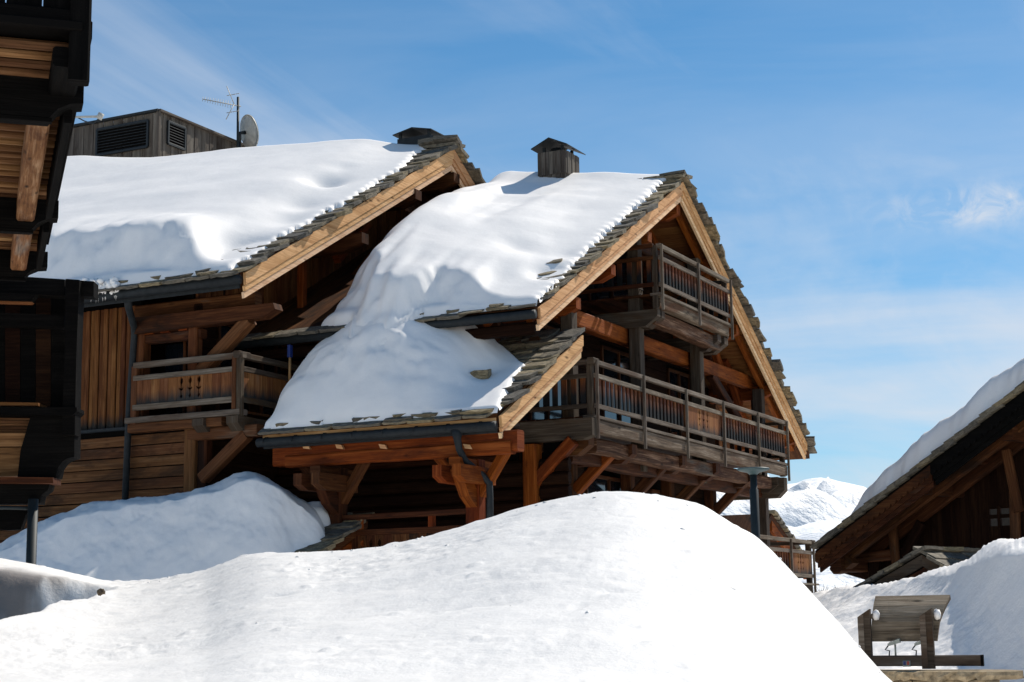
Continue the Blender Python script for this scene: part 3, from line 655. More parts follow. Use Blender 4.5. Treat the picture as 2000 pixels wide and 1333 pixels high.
for px, py in ((492, 482), (655, 376)):
    p = onplane(px, py, (XE, 0, za(XE)), (-SA, 0, 1)); slate(roof2, p+V(0, 0, .13), ry, dsa, .34, .22, .05, .02, .3)
tube('gutter', [(XE-.08, YR+.03, 7.62), (XE-.08, 8, 7.62), (XE-.08, 14, 7.62)], .085, M['zinc'], roof2, 12)
beam('fascia_board', (XE+.02, YR+.1, 7.60), (XE+.02, 14, 7.60), .03, .22, M['zinc'], roof2)
beam('eave_board', (XE-.04, YR+.08, 7.725), (XE-.04, 14, 7.725), .03, .05, M['honey'], roof2)
n = 26
for k in range(n):
    x = XE+.1+(XA0-XE-.1)*(k+.5)/n; beam('soffit_board', (x, YR+.12, za(x)-.16), (x, YR+1.7, za(x)-.16), .285, .022, M['soffit'], roof2, up=unit((-SA, 0, 1)), ch=.004)
for px, py in ((690, 470), (725, 505)): 
    p = P(px, py, y=YR+1.0); beam('strut', p+V(-.6, 0, -.5), p+V(.5, 0, .42), .15, .16, M['warm'], sidec)
for px, py in ((805, 385), (700, 470), (880, 352)):
    p = P(px, py, y=YR+.15); x, z = p[0], p[2]
    prism('purlin', [(x-.12, YR+.0, z+.12), (x-.12, YR+.0, z-.08), (x-.12, YR+.4, z-.2), (x-.12, YR+1.7, z-.2), (x-.12, YR+1.7, z+.12)], (.24, 0, 0), M['warmold'], sidec)
prism('purlin', [(-8.0, YR-.12, 7.33), (-8.0, YR-.16, 7.22), (-8.0, YR+.1, 7.10), (-8.0, 7.42, 7.06), (-8.0, 7.42, 7.36)], (.24, 0, 0), M['warmold'], sidec)
beam('wall_plate', (-7.7, 7.5, 7.5), (-7.7, YR+.4, 7.5), .2, .24, M['warmold'], sidec)
# gable wall (mostly in deep shade)
YW = 6.2
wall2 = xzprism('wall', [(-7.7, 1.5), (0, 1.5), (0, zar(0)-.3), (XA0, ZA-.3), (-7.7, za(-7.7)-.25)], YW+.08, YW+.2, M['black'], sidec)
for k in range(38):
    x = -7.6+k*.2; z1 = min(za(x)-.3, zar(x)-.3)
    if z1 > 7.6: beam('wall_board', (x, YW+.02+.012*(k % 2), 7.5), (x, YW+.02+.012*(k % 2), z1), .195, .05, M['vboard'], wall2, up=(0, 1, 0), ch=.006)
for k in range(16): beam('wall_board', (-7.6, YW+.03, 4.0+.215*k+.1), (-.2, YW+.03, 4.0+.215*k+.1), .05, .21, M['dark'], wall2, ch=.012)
beam('tie_beam', (-7.8, YW-.1, 7.4), (-.5, YW-.1, 7.4), .2, .24, M['dark'], sidec)
beam('post', (-5.35, YR+1.1, 7.2), (-5.35, YR+1.1, 8.9), .14, .14, M['warm'], sidec, up=(0, 1, 0))
for x0, x1 in ((-7.1, -6.2), (-5.8, -4.9)): window(sidec, x0, x1, 5.65, 7.3, YW-.02)
# long side wall: horizontal siding below, vertical boards above
XW = -7.8
wl = mesh('side_wall', *(lambda d: (d[0], d[1]))(beam_data((XW+.14, 7.42, 4.7), (XW+.14, 16, 4.7), .12, 6.3)), M['black'], sidec)
mesh('lower_side_wall', *(lambda d: (d[0], d[1]))(beam_data((XW+.14, 6.26, 3.45), (XW+.14, 7.42, 3.45), .12, 3.9)), M['black'], sidec)
for k in range(20):
    z = 1.5+k*.195
    v, f, uv = beam_data((XW+.02, 6.28, z), (XW+.02, 13.5, z), .05, .178, seg=5, wob=.007)
    o = mesh('siding_board', v, f, M['siding'], wl, (XW+.02, 6.28, z), uv)
    o.rotation_euler = (0, math.radians(-6), 0)
for k in range(58):
    y = 7.56+k*.102+random.uniform(-.008, .008)
    beam('wall_board', (XW+.02+(.026 if k % 2 else 0), y, 5.46), (XW+.02+(.026 if k % 2 else 0), y, 7.62), .092 if k % 2 else .098, .04, M['vboard'], wl, up=(1, 0, 0), ch=.012)
beam('flashing', (XW-.04, 7.45, 5.415), (XW-.04, 13.5, 5.415), .10, .06, M['zinc'], wl)
beam('corner_post', (XW+.02, 6.18, 1.5), (XW+.02, 6.18, 5.36), .24, .22, M['siding'], sidec, up=(0, 1, 0))
beam('corner_post', (XW+.10, 5.98, 1.5), (XW+.10, 5.98, 5.3), .2, .2, M['warmold'], sidec, up=(0, 1, 0))
beam('post', (XW, 6.15, 5.5), (XW, 6.15, 7.1), .2, .19, M['vboard'], sidec, up=(0, 1, 0))
beam('post', (XW+.02, 7.32, 5.5), (XW+.02, 7.32, 7.2), .24, .2, M['vboard'], sidec, up=(0, 1, 0))
beam('lintel', (XW+.04, 7.5, 6.98), (XW+.04, 6.0, 6.98), .18, .16, M['warmold'], sidec)
for y in (6.35, 6.75, 7.1): prism('notch', [(XW-.1, y-.1, 7.05), (XW-.1, y+.1, 7.05), (XW-.1, y, 7.2)], (.05, 0, 0), M['warm'], sidec)
beam('brace', (XW+.02, 6.05, 6.28), (XW-.05, YR+.45, 7.12), .22, .22, M['siding'], sidec)
beam('brace', (XW+.02, 5.95, 4.45), (XW-.02, 5.0, 5.16), .2, .2, M['siding'], sidec)
wdw = mesh('loggia_wall', *(lambda d: (d[0], d[1]))(beam_data((XW+.9, 6.2, 6.6), (XW+.9, 8.5, 6.6), .1, 2.7)), M['dark'], sidec)
prism('pane', [(XW+.5, 6.75, 5.7), (XW+.5, 7.2, 5.7), (XW+.5, 7.2, 6.95), (XW+.5, 6.75, 6.95)], (.02, 0, 0), M['glass'], sidec)
beam('window_frame', (XW+.46, 6.72, 5.6), (XW+.46, 6.72, 7.0), .07, .06, M['vboard'], sidec, up=(0, 1, 0))
# downpipe with swan neck
tube('downpipe', [P(250, 575, x=-8.62), P(251, 600, x=-8.55), P(262, 640, x=-8.0), P(262, 660, x=-7.93), P(252, 800, x=-7.93), P(243, 1010, x=-7.93)], [.085, .065, .06, .06, .06, .06], M['zinc'], sidec, 12)
# corner balcony
ZS = 5.57; XBs = -8.0; y0, y1 = 5.05, 7.25
b4 = beam('balcony', (XBs+.05, y0-.05, ZS-.05), (XBs+.05, 7.45, ZS-.05), .24, .10, M['grey'], sidec, seg=3, wob=.004)
for k in range(9): beam('floor_board', (XBs+.2+k*.19, y0, ZS-.03), (XBs+.2+k*.19, 7.3, ZS-.03), .18, .04, M['warmold'], b4, ch=.004)
beam('support_beam', (XBs+.08, y0+.35, ZS-.18), (XBs+.08, 7.42, ZS-.18), .2, .16, M['siding'], b4, seg=3, wob=.006)
beam('support_beam', (XW+.0, 4.75, ZS-.36), (XW+.0, 6.2, ZS-.36), .22, .2, M['siding'], b4)
prism('joist', [(XBs-.1, 5.0, ZS-.12), (XBs-.1, 5.0, ZS-.24), (XBs+.05, 5.0, ZS-.36), (XBs+2.3, 5.0, ZS-.36), (XBs+2.3, 5.0, ZS-.12)], (0, .24, 0), M['greydark'], b4)
prism('joist', [(XBs-.1, 5.72, ZS-.12), (XBs-.1, 5.72, ZS-.24), (XBs+.05, 5.72, ZS-.34), (XBs+1.0, 5.72, ZS-.34), (XBs+1.0, 5.72, ZS-.12)], (0, .24, 0), M['greydark'], b4)
for (a, b, out, mt) in (((XBs, y0), (XBs, 7.3), (-1, 0), 'panelwood'), ((XBs+.02, y0), (XBs+2.1, y0), (0, -1), 'panelwood')):
    a3, b3 = V(*a, 0), V(*b, 0); L = np.linalg.norm(b3-a3); ax = (b3-a3)/L; o3 = V(*out, 0); rl = 'grey' if out[0] else 'greydark'
    z = lambda h: V(0, 0, ZS+h)
    beam('rail', a3-ax*.1+z(.92), b3+z(.92), .11, .10, M[rl], b4, seg=3, wob=.004)
    beam('rail', a3+z(.69)+o3*.02, b3+z(.69)+o3*.02, .06, .09, M[rl], b4, seg=2)
    beam('rail', a3+z(.17)+o3*.02, b3+z(.17)+o3*.02, .06, .10, M[rl], b4, seg=2)
    n = int(L/.175)
    for k in range(n):
        c = (k+.5)*L/n; hw = L/n*.485
        q = P(374, 765, x=XBs)[1]-y0 if out[0] else -9
        hol = [motif_holes(c, ZS+.44, .68)] if out[0] and abs(c-q) < .27 else []
        carved_board('carved_board', c-hw, c+hw, ZS+.21, ZS+.66, hol, a3, ax, M[mt], b4)
beam('corner_post', (XBs, y0, ZS-.12), (XBs, y0, ZS+.9), .12, .12, M['greydark'], b4, up=(0, 1, 0))
beam('corner_post', (XBs+.02, 7.3, ZS-.12), (XBs+.02, 7.3, ZS+.9), .12, .12, M['siding'], b4, up=(0, 1, 0))
beam('rail_block', (XBs-.1, y0, ZS+.925), (XBs+.22, y0, ZS+.925), .13, .12, M['greydark'], b4)
beam('upright', (XBs-.07, y0+.06, ZS), (XBs-.07, y0+.06, ZS+.9), .07, .05, M['siding'], b4, up=(1, 0, 0))

# ================================================================== rooftop things
def board_box(parent, x0, x1, y0, y1, z0, z1, step, mat, slant=0.):
    n = int((y1-y0)/step)
    for k in range(n):
        y = y0+(y1-y0)*(k+.5)/n; beam('board', (x0-.012*(k % 2), y, z0), (x0-.012*(k % 2), y, z1-slant*(y-y0)), (y1-y0)/n*.96, .03, mat, parent, up=(1, 0, 0), ch=.006)
    n = int((x1-x0)/step)
    for k in range(n):
        x = x0+(x1-x0)*(k+.5)/n; beam('board', (x, y0-.012*(k % 2), z0), (x, y0-.012*(k % 2), z1), (x1-x0)/n*.96, .03, mat, parent, up=(0, 1, 0), ch=.006)
vx, vy, vz = .67, 14.0, 14.55
vent = thing('vent_house', (vx, vy, 12), 'grey boarded rooftop box with two dark louvred vents', 'roof vent')
core = prism('core', [(vx+.05, vy+.05, 11.5), (vx+4.4, vy+.05, 11.5), (vx+4.4, vy+2.95, 11.5), (vx+.05, vy+2.95, 11.5)], (0, 0, vz-11.55), M['black'], vent)
board_box(vent, vx, vx+4.4, vy, vy+3.0, 11.6, vz, .155, M['boxboard'])
beam('roof_edge', (vx-.06, vy-.06, vz+.02), (vx-.06, vy+3.05, vz+.02), .12, .06, M['zinc'], vent)
beam('roof_edge', (vx-.06, vy-.06, vz+.021), (vx+4.5, vy-.06, vz+.021), .12, .06, M['boxboard'], vent)
beam('corner_board', (vx-.03, vy-.03, 11.6), (vx-.03, vy-.03, vz-.01), .09, .09, M['boxboard'], vent, up=(0, 1, 0))
def louvre(parent, p, ax, w_, h, n):
    ax = np.array(ax, float); out = np.cross(ax, [0, 0, 1.]); p = np.array(p, float)
    j = Join()
    for q in (0, h): j.beam(p+V(0, 0, q)+out*.03, p+ax*w_+V(0, 0, q)+out*.03, .06, .06)
    for q in (0, w_): j.beam(p+ax*q+out*.032, p+ax*q+V(0, 0, h)+out*.032, .06, .06, up=out)
    fr = j.build('louvre', M['louvre'], parent)
    prism('backing', [p+out*.004, p+ax*w_+out*.004, p+ax*w_+V(0, 0, h)+out*.004, p+V(0, 0, h)+out*.004], -out*.01, M['black'], fr)
    for k in range(n):
        z = h*(k+.6)/n; beam('blade', p+V(0, 0, z)+out*.03, p+ax*w_+V(0, 0, z)+out*.03, .05, .012, M['louvre'], fr, up=unit(V(0, 0, 1)+out*.7))
pa = P(291, 288, x=vx); pb_ = P(192, 294, x=vx); pt = P(291, 237, x=vx)
louvre(vent, (vx-.03, pb_[1], pa[2]), (0, -1, 0), pb_[1]-pa[1], pt[2]-pa[2], 9)
pa = P(324, 281, y=vy); pb_ = P(357, 287, y=vy); pt = P(324, 238, y=vy)
louvre(vent, (pa[0], vy-.03, pa[2]), (1, 0, 0), pb_[0]-pa[0], pt[2]-pa[2], 8)

# aerial and dish
ap = P(465, 290, y=13.6)
mast = thing('television_aerial', ap, 'thin roof mast carrying a stick antenna beside the boarded vent box', 'aerial')
tp = P(465, 190, y=13.6); tube('mast', [ap-V(0, 0, 1.0), tp], .035, M['teal'], mast, 8)
b0, b1 = P(396, 194, y=14.2), P(464, 207, y=13.6)
an = tube('boom', [b0, b1+(b1-b0)*.1], .014, M['whitemetal'], mast, 6)
for k in range(12):
    t = k/11; c = b0+(b1-b0)*t*.8; j = tube('element', [c-V(.08, .05, .13)*(.6+.4*t), c+V(.08, .05, .13)*(.6+.4*t)], .008, M['whitemetal'], an, 4)
for s in (-1, 1): tube('reflector', [b1+V(-.15, 0, .0), b1+V(-.35, .1, s*.45)], .012, M['whitemetal'], an, 5)
tube('reflector', [b1+V(-.2, .2, .25), b1+V(-.2, -.2, .25)], .01, M['whitemetal'], an, 5)
tube('reflector', [b1+V(-.2, .2, -.22), b1+V(-.2, -.2, -.22)], .01, M['whitemetal'], an, 5)
dc = P(481, 259, y=13.5)
dish = thing('satellite_dish', dc, 'pale round dish seen from behind on the snowy ridge next to the mast', 'satellite dish')
axd = unit(RH*.75+FH*.6+V(0, 0, .25)); e1 = unit(np.cross(axd, [0, 0, 1.])); e2 = np.cross(e1, axd); vv, ff = [], []
R_ = .44; nr, na = 6, 28
for sft in (0, .03):
    for i in range(nr+1):
        r = R_*i/nr+1e-4
        for k in range(na): a = 2*math.pi*k/na; vv.append(dc+e1*r*math.cos(a)+e2*r*1.06*math.sin(a)+axd*(r*r*.55-sft+(.006 if k % 4 == 0 and sft else 0)))
m0 = (nr+1)*na
for base in (0, m0):
    for i in range(nr):
        for k in range(na): q = (base+i*na+k, base+i*na+(k+1) % na, base+(i+1)*na+(k+1) % na, base+(i+1)*na+k); ff.append(q if base else q[::-1])
for k in range(na): ff.append((nr*na+k, nr*na+(k+1) % na, m0+nr*na+(k+1) % na, m0+nr*na+k))
mesh('reflector', vv, ff, M['whitemetal'], dish, dc, smooth=True)
tube('bracket', [dc-axd*.03, dc-axd*.2, dc-axd*.2-V(0, 0, .25)], .05, M['louvre'], dish, 8)
tube('stand', [dc-axd*.2-V(0, 0, .1), dc-axd*.2-V(0, 0, 1.2)], .04, M['louvre'], dish, 8)
la = P(150, 229, x=-2.5); lb = P(193, 228, x=-2.5)
lnb = thing('dish_arm', la, 'white receiver arm with a drooping cable sticking out past the dark balcony', 'antenna arm')
tube('arm', [la-(lb-la)*.8, lb], .028, M['whitemetal'], lnb, 8); tube('receiver', [lb+V(.0, -.0, -.06), lb+V(.02, -.06, .07)], .07, M['whitemetal'], lnb, 10)
tube('cable', [la, la+(lb-la)*.35-V(0, 0, .10), la+(lb-la)*.75-V(0, 0, .17), lb-V(0, 0, .05)], .014, M['louvre'], lnb, 6)
# chimneys
cx, cy = -.3, 2.5
ch = thing('chimney', (cx, cy, 10.6), 'tall wood clad chimney with a tilted black sheet cap on the main ridge', 'chimney')
prism('core', [(cx+.03, cy+.03, 10.2), (cx+.59, cy+.03, 10.2), (cx+.59, cy+.52, 10.2), (cx+.03, cy+.52, 10.2)], (0, 0, 1.38), M['black'], ch)
board_box(ch, cx-.03, cx+.62, cy-.03, cy+.55, 10.3, 11.17, .09, M['boxboard'])
board_box(ch, cx-.055, cx+.645, cy-.055, cy+.575, 11.17, 11.66, .09, M['boxboard'])
for a, b in ((.05, .05), (.53, .05), (.05, .47), (.53, .47)): beam('leg', (cx+a, cy+b, 11.5), (cx+a, cy+b, 11.80), .06, .06, M['zinc'], ch, up=(0, 1, 0))
tube('flue', [(cx+.3, cy+.26, 11.4), (cx+.3, cy+.26, 11.80)], .16, M['zinc'], ch, 14)
def cap(parent, x0, x1, y0, y1, ze, zr_, th=.018):
    ym = (y0+y1)/2
    prism('cap', [(x0, y0, ze), (x0, ym, zr_), (x0, y1, ze), (x0, y1, ze+th), (x0, ym, zr_+th), (x0, y0, ze+th)][::-1], (x1-x0, 0, 0), M['zinc'], parent)
cap(ch, cx-.16, cx+.80, cy-.15, cy+.68, 11.74, 11.93)
c1x, c1y = -1.45, 5.0
ch2 = thing('chimney', (c1x, c1y, 11.5), 'low chimney with a flat black sheet cap buried in ridge snow', 'chimney')
prism('core', [(c1x, c1y+.05, 11.6), (c1x+.8, c1y+.05, 11.6), (c1x+.8, c1y+.85, 11.6), (c1x, c1y+.85, 11.6)], (0, 0, .50), M['zinc'], ch2)
for a, b in ((.05, .1), (.75, .1), (.05, .8), (.75, .8)): beam('leg', (c1x+a, c1y+b, 12.05), (c1x+a, c1y+b, 12.21), .06, .06, M['zinc'], ch2, up=(0, 1, 0))
cap(ch2, c1x-.08, c1x+.88, c1y-.02, c1y+.92, 12.17, 12.27)
# broom stuck in the porch snow
bp = P(566, 712, x=-6.9)
br = thing('broom', bp, 'blue headed broom with a wooden handle stuck in the snow', 'broom')
tube('handle', [bp-V(0, 0, .3), bp+V(0, 0, .12)], .025, M['handle'], br, 8)
beam('head', bp+V(0, 0, .12), bp+V(0, 0, .34), .09, .06, M['blue'], br, up=(0, 1, 0))

# ================================================================== SNOW ON THE ROOFS
def interp(pts):
    p = seglist(pts); return lambda v: np.interp(v, p[:, 0], p[:, 1])
def roundcap(d, w_): t = np.clip(d/w_, 0, 1); return np.sqrt(np.clip(1-(1-t)**2, 0, 1))
def edge_on(px, p0, n): return [tuple(onplane(a, b, p0, n)[:2]) for a, b in px]
# main roof blanket
st = .045
X, Y = np.meshgrid(np.arange(-7.75, .75, st), np.arange(.0, 5.3, st))
deck = np.minimum(zl(X), zr(X))
ed = interp(edge_on([(1305, 347), (1250, 400), (1185, 455), (1130, 505), (1095, 545), (1045, 592)], (0, 0, 10.88), (-SL, 0, 1)))
slp = -X/math.cos(math.atan(SL))
dB = Y-(ed(X)-.02+.10*PN.fbm(X*.9, Y*.5, 3))
dR = dB-.125*np.abs(np.sin(slp*math.pi/.25+2.2*PN.n(X*.7, X*0)))*(.45+1.1*np.abs(PN.n(X*1.3+4, X*0+2)))*sm(1.1, .0, dB)
neck = sm(2.05, 2.6, Y)*(1-sm(3.15, 3.6, Y))
xe = -6.84+.05*PN.fbm(Y*1.5, X*.3, 3)-.70*neck+.12*sm(3.7, 4.3, Y)
dE = X-xe
dLf = 4.50-.30*sm(-3.5, -6.8, X)+.10*PN.fbm(X*.8, Y*.2, 2)-Y
Hr = curve([(0, .02), (.26, .12), (1.4, .24), (2.8, .43), (3.8, .60), (4.6, .78), (5.4, .84)])(Y)
Hf = curve([(0, .10), (.7, .13), (1.1, .20), (1.5, .42), (2.0, .62), (2.5, .68), (3.0, .80), (3.7, .98), (4.5, .95), (5.4, .9)])(Y)*(1+.22*PN.fbm(Y*1.1, X*.3+8, 3))
Df = curve([(0, .14), (.7, .16), (1.1, .22), (1.5, .46), (2.0, .64), (2.5, .70), (3.0, .85), (3.7, 1.05), (4.5, .9), (5.4, .8)])(Y)*(1+.35*PN.fbm(Y*1.2, X*.4, 3))
t = np.clip((dE-Df)/(5.5), 0, 1)
Hm = curve([(0, .1), (.5, .17), (1.2, .34), (2.0, .58), (3., .85), (3.8, 1.10), (4.6, 1.15), (5.4, 1.1)])(Y)
H = Hf+(Hm-Hf)*sm(0, .26, t)+(Hr-Hm)*sm(.4, 1, t)
tf = dE/Df; tf = tf+.16*PN.fbm(X*2.2, Y*2.2, 3)*sm(0, .4, tf)*sm(1.6, .8, tf)
face = np.clip(1-np.log1p(np.exp(-(tf-.93)*9))/9/.93, 0, 1); face = np.clip(face-.16*np.sin(np.clip(tf, 0, 1)*math.pi), 0, 1)
face = np.where(dE > 0, np.maximum(face, .16*roundcap(dE, .12)), -1)
h = H*face*(.42*roundcap(dR, .22)+.58*sm(0, 1.5, dB))*roundcap(dLf, .75)
h = h+np.where(dR > 0, .035*roundcap(dR, .12)*np.minimum(1, face*3), 0)
rough = sm(.05, .3, tf)*(1-sm(.8, 1.1, tf))*sm(1.0, 1.6, Y)
h = h+np.minimum(1, np.maximum(0, h)*4)*(.06*PN.fbm(X*.8, Y*.6, 2)+.075*rough*PN.fbm(X*3.2, Y*2.0, 5, .6)+.006*PN.fbm(X*3, Y*3, 2))
# melted dimple with a slate showing
for px, py, rad, dp in ((1075, 522, .42, .22), (1000, 505, .5, .10), (1110, 490, .35, .05)):
    q = onplane(px, py, (0, 0, 11.0), (-SL, 0, 1)); dd = np.hypot((X-q[0])*1.25, Y-q[1])/rad; h -= dp*np.exp(-dd**2*1.6)
dead = (dR < 0) | (dE < 0) | (dLf < 0)
h = np.where(dead, -.06, np.maximum(h, .012))
Z = deck+.095+h
Z = Z-.55*np.clip(-6.86-X, 0, 1)**1.3*neck
o = grid_mesh('roof_snow', X, Y, Z, M['snow'], None, h > -.05)
tag(o, 'smooth thick snow blanket lying on the main gable roof below the tall chimney', 'snow')
for px, py, wdt in ((1082, 508, .42), (982, 722, .3)):
    q = onplane(px, py, (0, 0, 10.98), (-SL, 0, 1))
    if wdt > .4: slate(roof, q-V(0, 0, .04), ry, dsl, .3, .18, .05, .05, .3)
# porch pile
X, Y = np.meshgrid(np.arange(-8.4, -5.0, .04), np.arange(.0, 4.75, .04))
deck = zp(X)
Hc = curve([(-.2, .05), (.25, .07), (.8, .14), (1.05, .30), (1.38, .60), (1.77, .82), (2.16, 1.04), (2.8, 1.24), (3.4, 1.16), (3.9, .92), (4.2, .80), (4.6, .55)])(Y)
xe = -8.25+.04*PN.fbm(Y*1.3, X*.2, 3); dE = X-xe
ed = interp(edge_on([(1130, 655), (1022, 722), (985, 772), (975, 797)], (-8.17, 0, 5.24), (-SL, 0, 1)))
edx = ed(X)+.05*PN.fbm(X*3, Y, 3)+np.where(X > -6.66, (X+6.66)*1.32, 0)
dR = Y-edx; dLf = 4.56-.18*sm(-7.4, -8.2, X)+.1*PN.fbm(X*1.1, Y*.2, 3)-Y
tt = np.clip(1-dE/1.35, 0, 1); g = np.where(X < -6.9, 1-tt**1.7*.97, 1-.5*sm(-6.7, -5.2, X))
h = Hc*g*(.4*roundcap(dR, .2)+.6*sm(0, .9, dR))*roundcap(dLf, .5)*np.maximum(roundcap(dE, .16), 0)
h += np.where((dR > 0) & (dE > 0), .04*roundcap(dR, .15), 0)
band = np.exp(-((X+7.55)/.38)**2)*sm(1.2, 1.8, Y)
h += np.minimum(1, np.maximum(0, h)*4)*(.09*PN.fbm(X*1.0+5, Y*.8, 3)+.10*band*PN.fbm(X*3.0, Y*1.9, 5, .6)+.010*PN.fbm(X*5, Y*5, 3))
q = onplane(938, 741, (-8.17, 0, 5.3), (-SL, 0, 1)); h -= .10*np.exp(-(np.hypot(X-q[0], Y-q[1])/.22)**2)
dead = (dR < 0) | (dE < 0) | (dLf < 0); h = np.where(dead, -.06, np.maximum(h, .012))
o = grid_mesh('roof_snow', X, Y, deck+.10+h, M['snow'], None, h > -.05)
tag(o, 'shaded snow pile slid down onto the lower slate porch roof', 'snow')
slate(porch, q+V(0, 0, .08), ry, dsl, .34, .2, .13, .3, .1)
# side chalet blanket
X, Y = np.meshgrid(np.arange(-8.95, -.3, .055), np.arange(4.5, 16.5, .055))
deck = np.minimum(za(X), zar(X))
ed = interp(edge_on([(855, 279), (810, 310), (789, 331), (750, 352), (705, 382), (660, 406), (600, 442), (549, 466), (516, 487), (489, 508), (468, 517)], (XE, 0, za(XE)+.08), (-SA, 0, 1)))
slp = X/math.cos(math.atan(SA))
dB = Y-(ed(X)-.02+.14*PN.fbm(X*.8, Y*.5, 3))
dR = dB-.12*np.abs(np.sin(slp*math.pi/.27+2.2*PN.n(X*.7, X*0)))*(.45+1.1*np.abs(PN.n(X*1.3+4, X*0+2)))*sm(1.1, .0, dB)
xe = XE-.10+.06*PN.fbm(Y*1.2+9, X*.3, 3); dE = X-xe
Hr = curve([(4.5, .06), (5.05, .14), (6.05, .27), (6.8, .37), (8.5, .52), (10.2, .68), (12.4, .78), (14.8, 1.14), (17, 1.25)])(Y)
Hf = curve([(4.5, .10), (5.2, .13), (5.6, .26), (6.0, .60), (6.4, .76), (7.2, .80), (9, .85), (17, .9)])(Y)*(1+.15*PN.fbm(Y*.9, X*.3+8, 3))
Df = curve([(4.5, .15), (5.2, .20), (5.6, .34), (6.0, .56), (6.4, .66), (7.2, .66), (9, .74), (17, .8)])(Y)*(1+.32*PN.fbm(Y*.8+3, X*.5, 3))
t = np.clip((dE-Df)/6.5, 0, 1)
Hm = curve([(4.5, .08), (5.2, .17), (6.2, .42), (7.5, .62), (9, .74), (17, .85)])(Y)
H = Hf+(Hm-Hf)*sm(0, .22, t)+(Hr-Hm)*sm(.4, 1, t)
tf = dE/Df; tf = tf+.14*PN.fbm(X*2.0, Y*1.6, 3)*sm(0, .4, tf)*sm(1.6, .8, tf)
face = np.clip(1-np.log1p(np.exp(-(tf-.93)*10))/10/.93, 0, 1); face = np.clip(face-.2*np.sin(np.clip(tf, 0, 1)*math.pi), 0, 1)
face = np.where(dE > 0, np.maximum(face, .14*roundcap(dE, .12)), -1)
h = H*face*(.30*roundcap(dR, .18)+.70*sm(0, 1.7, dB))+np.where(dR > 0, .04*roundcap(dR, .12)*np.minimum(1, face*3), 0)
rough = sm(.05, .3, tf)*(1-sm(.8, 1.1, tf))*sm(5.4, 6, Y)
h += np.minimum(1, np.maximum(0, h)*4)*(.07*PN.fbm(X*.6, Y*.35+4, 2)+.12*rough*PN.fbm(X*3.0, Y*1.7, 5, .6)+.005*PN.fbm(X*3, Y*3, 2))
for px, py, rad, dp in ((480, 478, .5, .36), (450, 492, .4, .12), (632, 368, .5, .24), (590, 405, .45, .07), (560, 430, .5, .08), (665, 345, .4, .05)):
    q = onplane(px, py, (XE, 0, za(XE)+.2), (-SA, 0, 1)); dd = np.hypot((X-q[0])*1.2, Y-q[1])/rad; h -= dp*np.exp(-dd**2*1.6)
dead = (dR < 0) | (dE < 0); h = np.where(dead, -.06, np.maximum(h, .012))
o = grid_mesh('roof_snow', X, Y, deck+.10+h, M['snow'], None, h > -.05)
tag(o, 'wide snow blanket with a broken edge above the gutter and vertical board wall', 'snow')
# crumbling snow and icicles at the eave above the drainpipe
ice = Join()
rs = np.random.RandomState(5)
V_, Fc = [], []
for k in range(46):
    c = P(195+rs.uniform(-28, 34), 556+rs.uniform(-8, 8)+abs(rs.normal())*4, x=XE-.16+rs.uniform(-.06, .1)); r = rs.uniform(.03, .085); n0 = len(V_)
    for i in range(5):
        th_ = math.pi*i/4
        for j in range(7): ph = 2*math.pi*j/7; V_.append(c+np.array([math.sin(th_)*math.cos(ph), math.sin(th_)*math.sin(ph), math.cos(th_)*.9])*r*rs.uniform(.75, 1.2))
    for i in range(4):
        for j in range(7): Fc.append((n0+i*7+j, n0+(i+1)*7+j, n0+(i+1)*7+(j+1) % 7, n0+i*7+(j+1) % 7))
for k in range(16):
    c = P(180+rs.uniform(-5, 55), 566+rs.uniform(0, 5), x=XE-.15); L = rs.uniform(.06, .24); n0 = len(V_)
    for j in range(5): V_.append(c+V(.018*math.cos(j*1.257), .018*math.sin(j*1.257), 0))
    V_.append(c-V(0, 0, L))
    for j in range(5): Fc.append((n0+j, n0+5, n0+(j+1) % 5))
o = mesh('snow_crumbs', V_, Fc, M['snow'], None, None, None, True); tag(o, 'crumbly wet snow and small icicles hanging over the gutter above the drainpipe', 'icicles', kind='stuff')

# ================================================================== GROUND, MOUNDS
def at(px, row, Yd):
    """point seen at a photo position at horizontal distance Yd along the view (vectorised)"""
    px, row, Yd = np.broadcast_arrays(np.asarray(px, float), np.asarray(row, float), np.asarray(Yd, float))
    d = FW+RT*((px-1000)/F)[..., None]-UP*((row-666.5)/F)[..., None]
    return CAM+d*(Yd/(d@FH))[..., None]
gx = 4000
o = mesh('ground', [(-gx, -gx, -.6), (gx, -gx, -.6), (gx, gx, -.6), (-gx, gx, -.6)], [(0, 1, 2, 3)], M['snowbank']); tag(o, 'snow covered ground', kind='structure')
def terrain(name, mat, pxs, crest, Dc, near, bottom, back=5., p=1.3, npre=70, npost=26, noise=None, drop=2.6):
    C_ = curve(crest); D_ = curve(Dc); N_ = curve(near); B_ = curve(bottom)
    c, D, N, B = C_(pxs), D_(pxs), N_(pxs), B_(pxs)
    s = np.linspace(0, 1, npre)[:, None]; s = s**.8
    Yd = N+(D-N)*s; row = c+(B-c)*(1-s)**p
    A = at(np.broadcast_to(pxs, Yd.shape), row, Yd)
    cz = at(pxs, c, D); tb = np.linspace(0, 1, npost)[1:, None]
    Yb = D+back*tb; Bk = at(np.broadcast_to(pxs, Yb.shape), np.broadcast_to(c, Yb.shape), Yb)
    dzds = (A[-1, :, 2]-A[-2, :, 2])/np.maximum(1e-4, Yd[-1]-Yd[-2])
    slope = np.clip(dzds, -.3, .6); yy = Yb-D
    Bk[..., 2] = cz[:, 2]+.5*slope*yy-yy**2*.10-sm(.5, 1, tb)*drop
    G = np.concatenate([A, Bk]); X, Y, Z = G[..., 0], G[..., 1], G[..., 2]
    if noise is not None: Z = Z+noise(X, Y, G)
    return X, Y, Z
pxs = np.arange(-420, 2320, 3.2)
